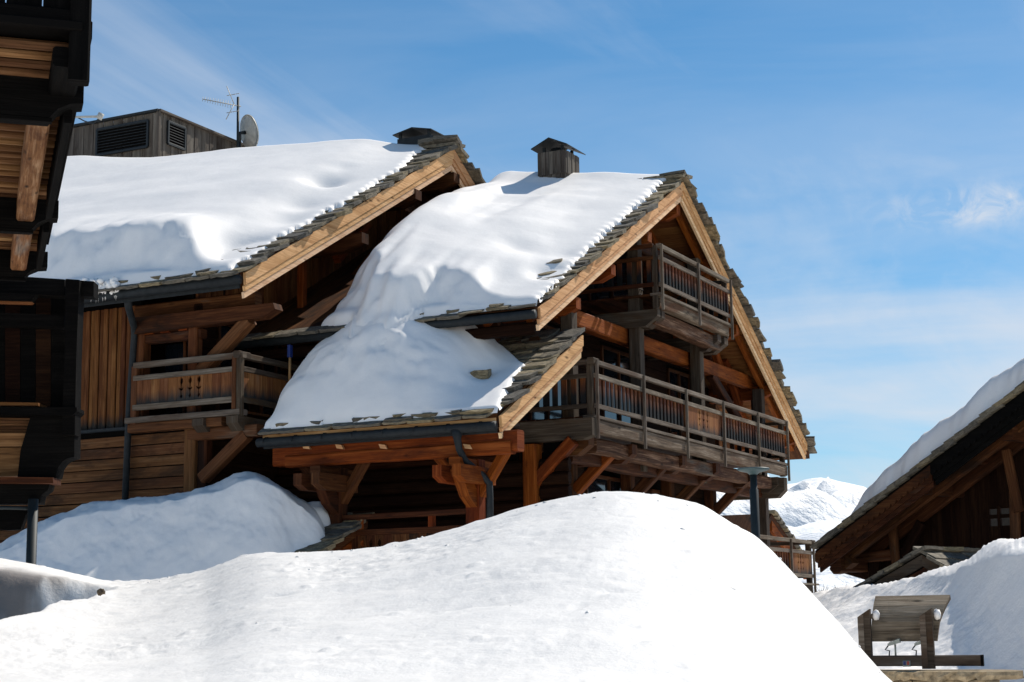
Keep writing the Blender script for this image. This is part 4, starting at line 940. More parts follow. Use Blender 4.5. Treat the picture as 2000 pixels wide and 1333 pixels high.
crest = [(-420, 1050), (-200, 1068), (0, 1090), (65, 1100), (125, 1112), (200, 1129), (285, 1132), (350, 1125), (400, 1117), (450, 1099), (500, 1086), (560, 1081), (625, 1080), (700, 1072), (825, 1047), (925, 1017), (1000, 995), (1089, 975), (1198, 962), (1244, 965), (1307, 977), (1370, 993), (1433, 1030), (1479, 1055), (1530, 1103), (1590, 1166), (1640, 1218), (1700, 1288), (1735, 1325), (1800, 1372), (2000, 1480), (2320, 1560)]
def nz(X, Y, G):
    ins = sm(0, 3, np.arange(X.shape[0]))[:, None]
    return ins*(.05*PN.fbm(X*.45, Y*.45, 3)+.016*PN.fbm(X*1.3+.6*Y, Y*1.9+3, 4)+(.004+.012*sm(-.1, .5, PN.fbm(X*.5, Y*.5+20, 2)))*PN.fbm(X*8, Y*8, 3)-.05*np.maximum(0, PN.n(X*4.2, Y*4.2)-.36)+.07*np.maximum(0, PN.n(X*6.1+5, Y*6.1)-.42))
X, Y, Z = terrain('', None, pxs, crest, [(-420, 14.5), (200, 14), (500, 12.6), (1200, 11.8), (1600, 11.6), (2320, 11)], [(-420, 4.4), (2320, 4.4)], [(-420, 1480), (800, 1440), (1500, 1500), (2320, 1750)], npre=190, npost=40, noise=nz)
# trampled hollow with an undercut face at the far left, darkened by painted grime and shade
U = (X-CAM[0])*FH[0]+(Y-CAM[1])*FH[1]; Pg = np.broadcast_to(pxs, U.shape)
lobe = 10.0+.011*np.clip(Pg, -200, 230)+.25*PN.fbm(X*.9, Y*.9, 2); far_ = 13.2+.2*PN.fbm(X*1.1, Y*1.1, 3); tl = (U-lobe)/np.maximum(far_-lobe, .2)
Z = Z-.62*(1-sm(70, 235, Pg))*sm(0, .4, tl)*(1-sm(.80, 1.0, tl))*(1+.5*PN.fbm(X*2, Y*2, 3))
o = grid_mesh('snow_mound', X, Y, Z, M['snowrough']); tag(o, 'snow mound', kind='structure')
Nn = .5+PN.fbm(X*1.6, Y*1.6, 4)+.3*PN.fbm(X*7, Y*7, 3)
dirt_shade = sm(.15, .5, tl)*(1-sm(.95, 1.12, tl))*(1-sm(120, 215, Pg))*sm(.15, .75, Nn)
at_ = o.data.attributes.new('dirt', 'FLOAT', 'POINT'); at_.data.foreach_set('value', dirt_shade.ravel().astype(np.float32))
rs = np.random.RandomState(11); V_, Fc = [], []
nr_, nc_ = X.shape
for k in range(70):
    mode = rs.rand(); px_ = rs.uniform(250, 1740)
    i = int(np.clip(190-abs(rs.normal())*(5 if mode < .85 else 70), 5, 192)); j = int((px_+420)/3.2)
    if mode > 2: j = int((rs.uniform(1480, 1730)+420)/3.2); i = int(rs.uniform(120, 188))
    r_ = (.005+.013*rs.rand()**3)*(1.4 if mode > .85 else 1.); c = np.array([X[i, j], Y[i, j], Z[i, j]-r_*.25]); n0 = len(V_)
    for a_ in range(5):
        th_ = math.pi*a_/4
        for b_ in range(6): ph = 2*math.pi*b_/6+a_; V_.append(c+np.array([math.sin(th_)*math.cos(ph), math.sin(th_)*math.sin(ph), .7*math.cos(th_)])*r_*rs.uniform(.7, 1.3))
    for a_ in range(4):
        for b_ in range(6): Fc.append((n0+a_*6+b_, n0+(a_+1)*6+b_, n0+(a_+1)*6+(b_+1) % 6, n0+a_*6+(b_+1) % 6))
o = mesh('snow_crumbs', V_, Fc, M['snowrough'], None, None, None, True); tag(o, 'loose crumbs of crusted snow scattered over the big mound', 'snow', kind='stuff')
# heap of snow in front of the side chalet
pxs = np.arange(-300, 655, 3.)
crest = [(-300, 1180), (-100, 1130), (0, 1082), (67, 1040), (135, 1014), (180, 1001), (243, 991), (315, 982), (382, 971), (427, 958), (463, 944), (490, 939), (517, 945), (545, 958), (576, 980), (600, 997), (625, 1025), (640, 1060), (655, 1095)]
X, Y, Z = terrain('', None, pxs, crest, [(-300, 25.6), (0, 26.2), (300, 26.7), (490, 26.7), (600, 26.6), (655, 26.5)], [(-300, 23.9), (300, 24.9), (480, 24.9), (655, 25.2)], [(-300, 1300), (300, 1255), (655, 1260)], back=1.6, npre=90, npost=20, p=1.0, drop=.6,
    noise=lambda X, Y, G: (.10*PN.fbm(X*.9, Y*.9, 3)+.045*PN.fbm(X*2.6, Y*2.6, 4)*sm(30, 70, np.arange(X.shape[0]))[:, None]+.012*PN.fbm(X*9, Y*9, 2)))
o = grid_mesh('snow_heap', X, Y, Z, M['snow']); tag(o, 'snow heap', kind='structure')
# snow lying on the small canopy
xx, yy = np.meshgrid(np.linspace(c0[0]-1.5, c0[0]+.12, 60), np.linspace(yc+.05, yc+2.4, 70))
dz = c0[2]+(xx-c0[0])*dsc[2]/dsc[0]
edge = np.minimum(yy-(yc+.42+.15*sm(c0[0]-.2, c0[0]-.8, xx)+.12*PN.fbm(xx*2, yy, 3)), c0[0]+.05-xx)
h = .42*roundcap(edge, .6)+.06*PN.fbm(xx*2, yy*2, 3)
h = np.where(edge < 0, -.06, np.maximum(h, .01))
o = grid_mesh('canopy_snow', xx, yy, dz+.06+h, M['snow'], None, h > -.05); tag(o, 'rounded lump of snow on the small slate canopy beside the heap', 'snow')
# bank on the right
pxs = np.arange(1480, 2330, 3.)
crest = [(1480, 1182), (1560, 1168), (1600, 1161), (1700, 1147), (1760, 1136), (1850, 1119), (1900, 1108), (1935, 1096), (1965, 1086), (2000, 1084), (2080, 1075), (2330, 1060)]
X, Y, Z = terrain('', None, pxs, crest, [(1480, 30), (1600, 27), (1800, 22.5), (1960, 18.8), (2330, 14.5)], [(1480, 17.5), (1700, 17.5), (1850, 17.4), (2000, 16.4), (2330, 12)], [(1480, 1400), (1700, 1350), (1850, 1345), (2330, 1400)], back=3, npre=150, npost=16, p=1.0, drop=1.0,
    noise=lambda X, Y, G: .10*PN.fbm(X*.55, Y*.55+7, 3)+.05*PN.fbm(X*1.6, Y*1.6, 4)+.016*PN.fbm(X*6, Y*6, 3))
o = grid_mesh('snow_bank', X, Y, Z, M['snowbank']); tag(o, 'ploughed snow bank', kind='structure')

# ================================================================== MOUNTAINS
mm_, t, b = new_mat('snowy_mountain')
g = t.n.new('ShaderNodeNewGeometry'); sp = t.add('ShaderNodeSeparateXYZ', {}, i0=g.outputs['Normal'])
nn = t.noise(g.outputs['Position'], .0065, 8, .60, .5); n2 = t.noise(g.outputs['Position'], .035, 5, .65)
rk = t.ramp(t.math('ADD', t.math('SUBTRACT', t.math('ADD', t.math('MULTIPLY', nn, .9), t.math('MULTIPLY', n2, .22)), t.math('MULTIPLY', sp.outputs[2], .55)), .28), [(.56, 0.), (.68, .7)])
t.l.new(t.mix(rk, (.86, .87, .88), (.33, .36, .41)), b.inputs['Base Color']); b.inputs['Roughness'].default_value = .8; b.inputs['Specular IOR Level'].default_value = .1  # blue-grey rock has distance haze mixed into its colour
t.l.new(t.add('ShaderNodeBump', {}, Height=t.math('ADD', nn, t.math('MULTIPLY', n2, .12)), Strength=.7, Distance=34.).outputs[0], b.inputs['Normal'])
pxs = np.linspace(-2500, 4600, 430)
sky_row = curve([(-2500, 1080), (-800, 1020), (400, 1000), (1200, 965), (1430, 948), (1500, 938), (1545, 945), (1580, 937), (1607, 933), (1640, 945), (1680, 955), (1760, 985), (1900, 1030), (2600, 1060), (4600, 1090)])
Yd = np.concatenate([np.linspace(230, 2500, 130), np.linspace(2520, 3400, 20)])[:, None]
s = np.clip((Yd-230)/2270, 0, 1)
row = 1216+(sky_row(pxs)-1216)*s**.85*np.ones_like(Yd)
A = at(np.broadcast_to(pxs, row.shape), row, np.broadcast_to(Yd, row.shape)); X, Y, Z = A[..., 0], A[..., 1], A[..., 2]
am = np.sin(np.clip(s, 0, 1)*math.pi)**.7
rid = 1-np.abs(PN.fbm(X*.0022, Y*.0022, 5))*2
Z = Z+am*(120*(rid-.62)+22*PN.fbm(X*.010, Y*.010, 4))*np.minimum(1, Yd/900)+np.where(s >= 1, -(Yd-2500)*.35, 0)+(s > .97)*4*PN.fbm(X*.02, Y*.02, 3)
Z[0] = -3
o = grid_mesh('mountain', X, Y, Z, mm_); tag(o, 'snowy mountain', kind='structure')
# ================================================================== CHALET ON THE FAR RIGHT
GD = (RH-FH)/math.sqrt(2); RD = (RH+FH)/math.sqrt(2)
A0 = at(1600, 1085, 30.)
rc = thing('timber_chalet', A0-V(0, 0, 1.5), 'shadowed chalet gable at the edge with scalloped barge boards and deep roof snow', 'chalet')
G = lambda px, row, off=0.: onplane(px, row, A0+RD*off, RD)
line = lambda a, b: (lambda s_: a+(b-a)*s_)
ra, rb = G(1592, 1076), G(2000, 763); rdir = unit(rb-ra); LR = 9.5
E0, E1 = ra, ra+rdir*LR
deckp = [E0, E1, E1-V(0, 0, .14), E0-V(0, 0, .14)]
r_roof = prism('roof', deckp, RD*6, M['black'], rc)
def layer(nm, d0, d1, s0, s1, off, mat): prism(nm, [E0+rdir*s0-V(0, 0, d0), E0+rdir*s1-V(0, 0, d0), E0+rdir*s1-V(0, 0, d1), E0+rdir*s0-V(0, 0, d1)], -RD*.05+RD*0, mat, r_roof) if off == 0 else prism(nm, [E0+rdir*s0-V(0, 0, d0)+RD*off, E0+rdir*s1-V(0, 0, d0)+RD*off, E0+rdir*s1-V(0, 0, d1)+RD*off, E0+rdir*s0-V(0, 0, d1)+RD*off], -RD*.05, mat, r_roof)
mid_s = np.linalg.norm(G(1812, 893)-ra)
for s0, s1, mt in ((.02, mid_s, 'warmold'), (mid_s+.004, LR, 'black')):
    top = [E0+rdir*s0-V(0, 0, .06), E0+rdir*s1-V(0, 0, .06)]; n = int((s1-s0)/.13); bot = []
    for k in range(n, -1, -1):
        s_ = s0+(s1-s0)*k/n; bot.append(E0+rdir*s_-V(0, 0, .20))
        if k: bot += [E0+rdir*(s_-(s1-s0)/n*.25)-V(0, 0, .25), E0+rdir*(s_-(s1-s0)/n*.75)-V(0, 0, .25)]
    prism('scalloped_board', top+bot, -RD*.04, M[mt], r_roof)
    layer('barge_board', .12, .33, s0+.02, s1, .06, M[mt]); layer('barge_board', .33, .42, s0+.04, s1, .10, M[mt])
dgr = -rdir
k = 0; tt_ = 0.
while tt_ < LR-.3:
    slate(r_roof, E0+rdir*(tt_+.2)+RD*(.18)+V(0, 0, .05), RD, dgr, .6, .5, .06*random.uniform(.8, 1.3), .09, random.uniform(-.05, .05)); tt_ += .27
for sft in (.5, 1.15): beam('rafter', E0+RD*sft+rdir*.1-V(0, 0, .3), E1+RD*sft-V(0, 0, .3), .14, .2, M['warmold'], r_roof)
W0 = RD*1.5
gd = unit(V(GD[0], GD[1], 0))
o1 = V(*(E0+W0)[:2], 0); sl_ = rdir[2]/np.linalg.norm(rdir[:2])
wx0, wx1 = G(1935, 1000, 1.5), G(1974, 1022, 1.5)
hx0, hx1 = (wx0-E0-W0)@gd, (wx1-E0-W0)@gd; hz1, hz0 = wx0[2]+.04, wx1[2]-.04
n = 60; s00 = (G(1712, 1100, 1.5)-E0-W0)@gd
for k in range(n):
    s_ = s00+k*.19
    if s_ > 8.5: break
    zt = E0[2]+s_*sl_-.2; base = o1+gd*s_; rows_ = [(-.5, zt)]
    if hx0-.09 < s_ < hx1+.09: rows_ = [(-.5, hz0), (hz1, zt)]
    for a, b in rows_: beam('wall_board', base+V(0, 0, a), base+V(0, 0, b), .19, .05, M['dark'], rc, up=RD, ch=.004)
beam('window_bar', o1+gd*(hx0-.1)-RD*.04+V(0, 0, (hz0*.45+hz1*.55)), o1+gd*(hx1+.1)-RD*.04+V(0, 0, (hz0*.45+hz1*.55)), .06, .07, M['dark'], rc)
beam('window_bar', o1+gd*((hx0+hx1)/2)-RD*.04+V(0, 0, hz0-.05), o1+gd*((hx0+hx1)/2)-RD*.04+V(0, 0, hz1+.05), .06, .07, M['dark'], rc, up=RD)
def gbeam(nm, p, q, off, wdt, ht, mat): beam(nm, G(*p, off), G(*q, off), wdt, ht, M[mat], rc)
gbeam('post', (1985, 1100), (1981, 960), 1.0, .16, .16, 'siding')
gbeam('brace', (1965, 880), (1990, 1000), .9, .14, .16, 'warmold'); gbeam('brace', (1740, 1000), (1752, 1110), 1.0, .14, .16, 'warmold'); gbeam('brace', (1755, 1105), (1800, 1020), 1.1, .14, .16, 'dark')
gbeam('tie_beam', (1660, 1092), (1760, 1082), 1.1, .16, .2, 'warmold'); gbeam('strut', (1640, 1112), (1700, 1130), 1.2, .1, .1, 'dark'); gbeam('strut', (1668, 1098), (1702, 1132), 1.2, .13, .13, 'dark'); gbeam('post', (1708, 1075), (1708, 1170), 1.2, .2, .2, 'dark')
for px, row in ((1632, 1103), (1800, 952), (1965, 845), (1870, 888)):
    p_ = G(px, row, .25); beam('purlin', p_, p_+RD*3, .24, .26, M['warmold'], rc)
cb = G(1640, 1085, .35); prism('corbel', [G(1650, 1082, .35), G(1626, 1096, .35), G(1620, 1112, .35), G(1628, 1122, .35), G(1640, 1120, .35), G(1665, 1100, .35)], RD*.22, M['warmold'], rc)
gbeam('arm', (1770, 985), (1975, 850), .7, .14, .18, 'warmold')
# snow on it
ss, vv_ = np.meshgrid(np.arange(.0, LR, .05), np.arange(.0, 5.5, .06))
pos = E0[:, None, None]+rdir[:, None, None]*ss+RD[:, None, None]*vv_
sj = np.linalg.norm(G(1668, 1003)-ra)-.30
prof = interp([(0, .08), (sj*.5, .11), (sj-.12, .13), (sj, .24), (sj+.25, .46), (sj+1.2, .60), (sj+2.2, .72), (sj+2.7, .60), (sj+3.3, .66), (LR, .68)])(ss)
ef = vv_-(.12+.08*PN.fbm(ss*1.5, vv_, 3)); h = prof*roundcap(ef, .30)*(1+.22*PN.fbm(ss*1.1, vv_*.8, 3))+.025*PN.fbm(ss*4, vv_*3, 3)
h = np.where(ef < 0, -.06, np.maximum(h, .01))
o = grid_mesh('roof_snow', pos[0], pos[1], pos[2]+.07+h, M['snow'], None, h > -.05); tag(o, 'grey shaded snow slab on the roof with the scalloped boards', 'snow')
# small entrance roof in front of it
Eo = RD*-3.2
ga, gl, gr = G(1803, 1080, -3.2), G(1672, 1158, -3.2), G(1925, 1160, -3.2)
sg = thing('entrance_roof', ga-V(0, 0, 1.2), 'little dark gabled entrance roof half buried behind the snow bank', 'porch roof')
for p_, q_ in ((gl, ga), (ga, gr)):
    prism('roof_slope', [p_, q_, q_-V(0, 0, .1), p_-V(0, 0, .1)], RD*2.4, M['black'], sg)
    prism('barge_board', [p_-V(0, 0, .03), q_-V(0, 0, .03), q_-V(0, 0, .2), p_-V(0, 0, .2)], -RD*.04, M['greydark'], sg)
    prism('barge_board', [p_-V(0, 0, .22), q_-V(0, 0, .22), q_-V(0, 0, .33), p_-V(0, 0, .33)], RD*.04, M['warmold'], sg)
    dd = unit(p_-q_) if p_[2] < q_[2] else unit(q_-p_); hi = q_ if p_[2] < q_[2] else p_; L_ = np.linalg.norm(q_-p_); tt_ = .1
    while tt_ < L_:
        for w_ in (.15, .7, 1.25, 1.8): slate(sg, hi+dd*tt_+RD*w_+V(0, 0, .04), RD, dd, .58, .42, .045, .08, random.uniform(-.06, .06))
        tt_ += .26
prism('gable_board', [gl+V(0, 0, -.25)+RD*.3, ga+V(0, 0, -.25)+RD*.3, gr+V(0, 0, -.25)+RD*.3, gr+V(0, 0, -1)+RD*.3, gl+V(0, 0, -1)+RD*.3], RD*.06, M['dark'], sg)
# far chalet corner seen between the post and the mountain
fy = P(1507, 1003, d=52.)[1]; fa, fb = P(1507, 1003, y=fy), P(1548, 1062, y=fy)
fc = thing('far_chalet', fa-V(0, 0, 2), 'slate roofed chalet gable far behind the balcony post', 'chalet')
fd = unit(fb-fa)
fg = fa-V(3.2, 0, 2.4)
prism('roof', [fg, fa, fb+fd*1.5, fb+fd*1.5-V(0, 0, .2), fa-V(0, 0, .2), fg-V(0, 0, .2)], (0, 5, 0), M['warmold'], fc)
prism('barge_board', [fa-V(0, 0, .22), fb+fd*1.5-V(0, 0, .22), fb+fd*1.5-V(0, 0, .55), fa-V(0, 0, .55)], (0, .1, 0), M['warm'], fc)
prism('wall', [V(fg[0]+.3, fa[1]+1, -.5), V(fb[0]+.6, fa[1]+1, -.5), V(fb[0]+.6, fa[1]+1, fb[2]-.9), fa+V(0, 1, -.5), V(fg[0]+.3, fa[1]+1, fg[2]-.3)], (0, .2, 0), M['warmold'], fc)
tt_ = .2
while tt_ < np.linalg.norm(fb-fa)+1.4: slate(fc, fa+fd*tt_+V(0, .2, .06), ry, fd, .7, .5, .09, .1, random.uniform(-.06, .06)); tt_ += .3

# ================================================================== NEAR DARK CHALET AT THE LEFT EDGE
ra_ = math.radians(45.9); NR = V(math.cos(ra_), math.sin(ra_), 0); NQ = V(math.cos(ra_-math.pi/2), math.sin(ra_-math.pi/2), 0)
B0 = P(162, 236, d=11.); zb = B0[2]; NR = unit((P(113, 452, z=zb)-B0)*V(1, 1, 0)); NQ = V(NR[1], -NR[0], 0)
near = thing('timber_chalet', B0-NQ*2-V(0, 0, 4), 'nearly black chalet corner seen from below its overhanging plank balcony', 'chalet')
N = lambda a, b, z: B0+NR*a+NQ*b+V(0, 0, z)
def acoord(px, row): p_ = P(px, row, z=zb); return (p_-B0)@NR
a2, a3 = acoord(110, 452), acoord(85, 545)
am1 = -.62
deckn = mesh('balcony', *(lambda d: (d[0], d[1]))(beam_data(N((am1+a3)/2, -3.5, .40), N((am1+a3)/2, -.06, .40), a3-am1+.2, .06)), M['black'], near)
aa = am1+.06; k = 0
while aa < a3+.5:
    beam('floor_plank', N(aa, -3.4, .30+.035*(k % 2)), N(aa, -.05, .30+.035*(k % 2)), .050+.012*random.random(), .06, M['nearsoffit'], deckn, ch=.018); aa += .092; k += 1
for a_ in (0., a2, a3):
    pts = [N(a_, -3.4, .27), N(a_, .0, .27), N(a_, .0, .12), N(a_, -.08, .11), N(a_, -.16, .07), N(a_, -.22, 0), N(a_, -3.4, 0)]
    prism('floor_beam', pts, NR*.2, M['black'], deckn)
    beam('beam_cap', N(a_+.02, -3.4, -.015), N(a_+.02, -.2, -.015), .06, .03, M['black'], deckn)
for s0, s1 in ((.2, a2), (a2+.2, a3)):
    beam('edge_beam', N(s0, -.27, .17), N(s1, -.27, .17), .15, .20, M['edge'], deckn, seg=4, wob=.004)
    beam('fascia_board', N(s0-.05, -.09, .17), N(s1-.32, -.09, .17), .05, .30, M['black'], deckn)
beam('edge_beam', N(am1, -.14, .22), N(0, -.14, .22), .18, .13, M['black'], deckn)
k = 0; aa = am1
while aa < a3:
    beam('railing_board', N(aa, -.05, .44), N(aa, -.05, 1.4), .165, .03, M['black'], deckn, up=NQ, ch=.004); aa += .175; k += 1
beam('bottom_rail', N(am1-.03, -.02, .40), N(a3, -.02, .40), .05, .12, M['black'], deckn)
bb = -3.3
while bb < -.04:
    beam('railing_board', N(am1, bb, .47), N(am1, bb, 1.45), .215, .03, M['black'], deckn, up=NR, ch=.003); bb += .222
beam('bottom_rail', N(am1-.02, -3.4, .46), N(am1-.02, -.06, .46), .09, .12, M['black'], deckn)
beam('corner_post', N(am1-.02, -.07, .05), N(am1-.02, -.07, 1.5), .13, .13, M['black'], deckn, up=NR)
# lower storey of the same house
YD = 17.
q3 = lambda pts, Y_=YD: [at(a, b, Y_) for a, b in pts]
def npoly(nm, pts, mat, th=.2, Y_=YD, parent=near): return prism(nm, q3(pts, Y_), FH*th, M[mat], parent)
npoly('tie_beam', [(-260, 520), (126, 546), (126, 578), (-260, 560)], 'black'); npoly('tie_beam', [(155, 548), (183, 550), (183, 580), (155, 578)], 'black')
npoly('bracket', [(-150, 566), (70, 575), (60, 588), (-150, 582)], 'black', .12, YD-.25); npoly('bracket_lining', [(-150, 584), (62, 590), (58, 593), (-150, 587)], 'soffit', .1, YD-.2)  # pale strip paints light along the bracket's bottom edge
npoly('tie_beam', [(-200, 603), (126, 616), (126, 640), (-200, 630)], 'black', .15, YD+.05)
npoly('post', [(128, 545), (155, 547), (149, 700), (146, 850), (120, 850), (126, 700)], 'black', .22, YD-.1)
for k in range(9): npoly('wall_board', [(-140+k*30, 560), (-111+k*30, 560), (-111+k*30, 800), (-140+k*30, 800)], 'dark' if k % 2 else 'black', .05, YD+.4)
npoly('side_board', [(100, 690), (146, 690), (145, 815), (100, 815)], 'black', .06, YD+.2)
npoly('sill', [(-150, 783), (75, 787), (75, 793), (-150, 790)], 'soffit', .3, YD-.1); npoly('sill', [(-150, 794), (150, 796), (150, 803), (141, 812), (-150, 808)], 'black', .3, YD-.15)  # paler wood of the first sill paints its sunlit top
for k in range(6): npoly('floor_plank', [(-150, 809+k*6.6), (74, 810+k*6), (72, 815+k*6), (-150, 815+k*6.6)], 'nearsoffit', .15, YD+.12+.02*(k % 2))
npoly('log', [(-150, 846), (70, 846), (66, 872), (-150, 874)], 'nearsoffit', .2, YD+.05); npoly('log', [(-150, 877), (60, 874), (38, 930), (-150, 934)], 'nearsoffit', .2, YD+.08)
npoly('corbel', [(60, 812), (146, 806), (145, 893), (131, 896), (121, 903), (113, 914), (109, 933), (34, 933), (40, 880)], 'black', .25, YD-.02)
npoly('ledge', [(-150, 930), (103, 933), (104, 944), (-150, 942)], 'warmold', .3, YD-.2)  # brown wood against the black paints the ledge's sunlit top
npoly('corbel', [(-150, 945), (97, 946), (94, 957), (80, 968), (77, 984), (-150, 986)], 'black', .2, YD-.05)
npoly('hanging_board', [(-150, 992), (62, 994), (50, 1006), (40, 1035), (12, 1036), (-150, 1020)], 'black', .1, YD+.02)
pt_ = at(65, 975, YD-.1); tube('steel_post', [V(pt_[0], pt_[1], .2), pt_], .052, M['teal'], near, 12)
tube('cross_pipe', [at(-150, 990, YD-.08), at(60, 993, YD-.08)], .02, M['teal'], near, 8)

# ================================================================== STREET LAMP, SIGN, LEDGE, BUSH
lp = at(1471, 918, 20.)
lamp = thing('street_lamp', V(lp[0], lp[1], .5), 'dark teal street lamp with a flat disc top behind the mound', 'street lamp')
tube('pole', [V(lp[0], lp[1], .3), V(lp[0], lp[1], lp[2]-.24), V(lp[0], lp[1], lp[2]-.23), V(lp[0], lp[1], lp[2]-.06)], [.054, .054, .042, .042], M['teal'], lamp, 16)
tube('disc', [lp+V(0, 0, z_) for z_ in (-.06, -.035, -.014, .004, .018)], [.047, .075, .165, .2, .19], M['tealpale'], lamp, 32)
SX = unit(RH*.94-FH*.34); SY = unit(FH*.94+RH*.34)
s0 = at(1708, 1303, 16.)
sign = thing('sign_frame', s0, 'curved weathered timber board held between two square posts on the stone ledge', 'sign board')
Q = lambda a, b, z: s0+SX*a+SY*b+V(0, 0, z)
prof = [(.10, .235), (.10, .33), (.12, .42), (.165, .50), (.235, .575), (.32, .635), (.38, .67)]
V_, Fc, UV = [], [], []
nn_ = len(prof); th = .055
for e in range(9):
    a_ = -.03+.615*e/8
    for i, (b_, z_) in enumerate(prof):
        w_ = random.uniform(-.004, .004); a2_ = a_+(.045*(z_-.24) if e == 0 else (.16*(z_-.24)+.35*max(0, z_-.44)**1.0*.6 if e == 8 else 0))
        V_ += [Q(a2_, b_+w_, z_), Q(a2_, b_+th*(.9+.3*i/nn_)+w_, z_-th*(.9*i/nn_))]
for e in range(8):
    for i in range(nn_-1):
        p0_ = (e*nn_+i)*2; p1_ = p0_+nn_*2
        Fc.append((p0_, p1_, p1_+2, p0_+2)); UV += [(e*.08, i*.1), (e*.08+.08, i*.1), (e*.08+.08, i*.1+.1), (e*.08, i*.1+.1)]
        Fc.append((p0_+1, p0_+3, p1_+3, p1_+1)); UV += [(e*.08, i*.1)]*4
    for i in (0, nn_-1):
        p0_ = (e*nn_+i)*2; p1_ = p0_+nn_*2; Fc.append((p0_, p0_+1, p1_+1, p1_) if i == 0 else (p0_, p1_, p1_+1, p0_+1)); UV += [(e*.08, 0), (e*.08+.01, .03), (e*.08+.08, .03), (e*.08+.08, 0)]
for e in (0, 8):
    for i in range(nn_-1): p0_ = (e*nn_+i)*2; Fc.append((p0_, p0_+2, p0_+3, p0_+1) if e == 0 else (p0_, p0_+1, p0_+3, p0_+2)); UV += [(0, 0), (0, .1), (.03, .1), (.03, 0)]
mesh('board', V_, Fc, M['sign'], sign, None, UV)
for a_ in (-.08, .50):
    prism('post', [Q(a_-.055, -.02, -.02), Q(a_+.06, -.02, -.02), Q(a_+.06, -.02, .545), Q(a_-.055, -.02, .47)], SY*.105, M['greydark'], sign)
    prism('post_face', [Q(a_-.055, -.024, -.02), Q(a_+.0, -.024, -.02), Q(a_+.0, -.024, .50), Q(a_-.055, -.024, .468)], -SY*.004, M['grey'], sign)  # paler sheet paints light on the left face of the post
    tube('peg', [Q(a_+.05, .05, .47), Q(a_+.13, .10, .49)], .025, M['sign'], sign, 8)
beam('base_beam', Q(-.1, .04, .055), Q(1.0, .04, .055), .10, .10, M['grey'], sign)
beam('base_beam_end', Q(.98, .04, .055), Q(1.004, .04, .055), .104, .104, M['black'], sign)  # black cap paints the shade on the beam's right end
for a_ in (.17, .42):
    sl0 = prism('spotlight', [Q(a_-.04, -.01, .215), Q(a_-.03, -.01, .195), Q(a_+.08, -.01, .225), Q(a_+.075, -.01, .265)], SY*.085, M['lampgrey'], sign)
    prism('lens', [Q(a_-.028, .005, .2225), Q(a_+.06, .005, .2625), Q(a_+.06, .065, .2625), Q(a_-.028, .065, .2225)], (0, 0, .004), M['glass'], sl0)
    tube('bracket', [Q(a_+.03, .03, .21), Q(a_+.03, .03, .10)], .009, M['lampgrey'], sl0, 6)
    tube('cable', [Q(a_-.03, .0, .2), Q(a_-.06, -.01, .16), Q(a_-.02, -.01, .15), Q(a_-.03, .02, .1)], .007, M['louvre'], sl0, 6)
jb = beam('socket_box', Q(.27, -.02, .03), Q(.34, -.02, .03), .04, .055, M['lampgrey'], sign)
beam('socket', Q(.275, -.043, .035), Q(.3, -.043, .035), .004, .035, M['blue'], jb); beam('socket', Q(.31, -.043, .035), Q(.33, -.043, .035), .004, .035, M['redplug'], jb)
for i, a_ in enumerate((.03, .60)):
    c = Q(a_, .06, .485); V_, Fc = [], []
    for u_ in range(6):
        for w_ in range(9):
            th_, ph = math.pi*u_/5, 2*math.pi*w_/9; V_.append(c+np.array([math.sin(th_)*math.cos(ph)*.038, math.sin(th_)*math.sin(ph)*.038, math.cos(th_)*.05])*random.uniform(.85, 1.15))
    for u_ in range(5):
        for w_ in range(9): Fc.append((u_*9+w_, (u_+1)*9+w_, (u_+1)*9+(w_+1) % 9, u_*9+(w_+1) % 9))
    tag(mesh('snow_clump', V_, Fc, M['snow'], None, None, None, True), ('small snow clump on the peg beside the post nearer the mound', 'small snow clump on the peg under the flared end of the board')[i], 'snow', 'snow clumps on the sign pegs')
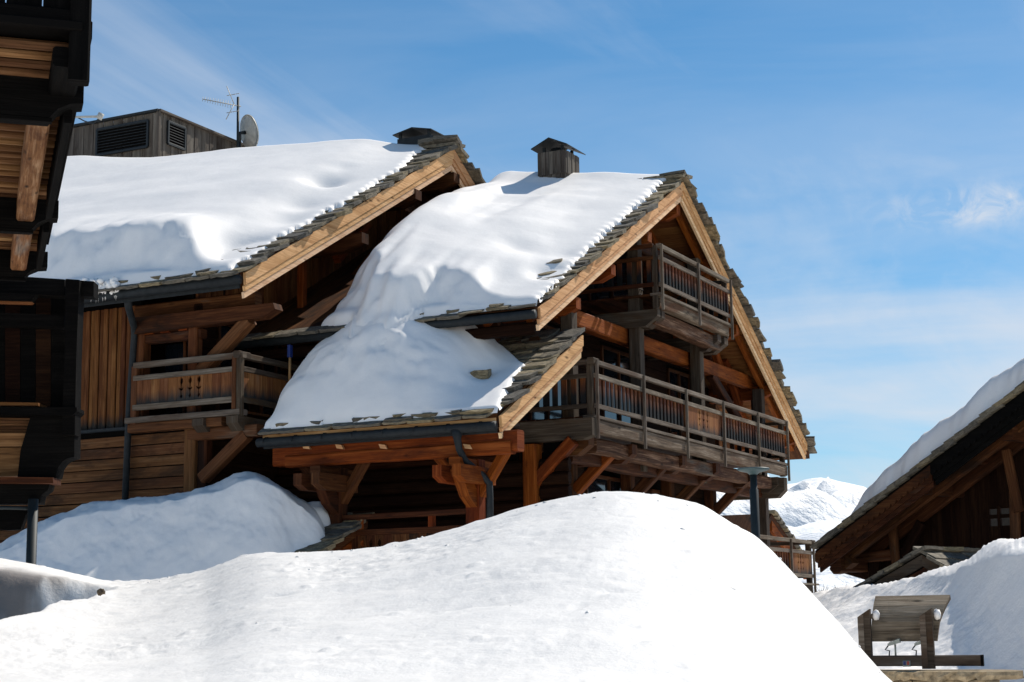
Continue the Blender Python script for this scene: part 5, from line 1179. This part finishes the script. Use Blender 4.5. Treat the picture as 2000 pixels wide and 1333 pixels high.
# stone ledge the sign stands on
led = thing('stone_ledge', Q(.4, 0, -.3), 'rough edged stone slab capping a low wall under the curved sign', 'stone ledge')
top, bot = [], []
outl = [(-.50, -.42)]+[(-.50+1.62*k/26, -.42+random.uniform(-.035, .035)+.05*k/26) for k in range(1, 26)]+[(1.30, -.22), (1.36, -.12), (1.18, .16), (-.5, .30)]
top = [Q(a, b, -.035+random.uniform(-.004, .004)) for a, b in outl]; bot = [Q(a+random.uniform(-.03, .03), b+random.uniform(.0, .06), -.115+random.uniform(-.02, .02)) for a, b in outl]; midr = [Q(a, b+random.uniform(-.02, .03), -.075+random.uniform(-.012, .012)) for a, b in outl]
n = len(outl); Fc = [tuple(range(n)), tuple(range(3*n-1, 2*n-1, -1))]
for i in range(n): j = (i+1) % n; Fc += [(j, i, n+i, n+j), (n+j, n+i, 2*n+i, 2*n+j)]
M['stone'] = simple('ledge_stone', (.30, .235, .15), .9, 0., .55, 14., .2, .9)
mesh('slab', top+midr+bot, Fc, M['stone'], led)
for r_ in range(3):
    a = -.5
    while a < 1.15:
        L_ = random.uniform(.16, .32); beam('stone', Q(a, -.20, -.17-.12*r_), Q(a+L_-.012, -.20, -.17-.12*r_), .28, .108, M['stone'], led, ch=.015, seg=2, wob=.01); a += L_
# clod of earth on the snow
c = at(197, 1157, 10.2); V_, Fc = [], []
for u_ in range(7):
    for w_ in range(11): th_, ph = math.pi*u_/6, 2*math.pi*w_/11; V_.append(c+np.array([math.sin(th_)*math.cos(ph)*.034, math.sin(th_)*math.sin(ph)*.024, math.cos(th_)*.021])*random.uniform(.7, 1.2))
for u_ in range(6):
    for w_ in range(11): Fc.append((u_*11+w_, (u_+1)*11+w_, (u_+1)*11+(w_+1) % 11, u_*11+(w_+1) % 11))
tag(mesh('earth_clod', V_, Fc, M['earth']), 'small brown clod of earth lying on the white mound', 'clod')
# bare bush
bj = Join(); bc = at(1612, 1175, 34.)
for k in range(70):
    a = bc+RH*random.uniform(-.42, .42)+FH*random.uniform(-.3, .3)+V(0, 0, -.1); L_ = random.uniform(.2, .48); dv = unit(RH*random.uniform(-.35, .35)+FH*random.uniform(-.3, .3)+V(0, 0, 1))
    mid = a+dv*L_*.55+RH*random.uniform(-.03, .03); tipp = a+dv*L_+RH*random.uniform(-.07, .07); bj.tube([a, mid, tipp], [.006, .005, .002], 4)
    for q_ in range(2): bj.tube([mid, mid+unit(dv+RH*random.uniform(-.8, .8))*L_*.35], [.004, .002], 4)
tag(bj.build('bare_bush', M['twig']), 'leafless twiggy bush poking out of snow beyond the small balcony', 'bush')
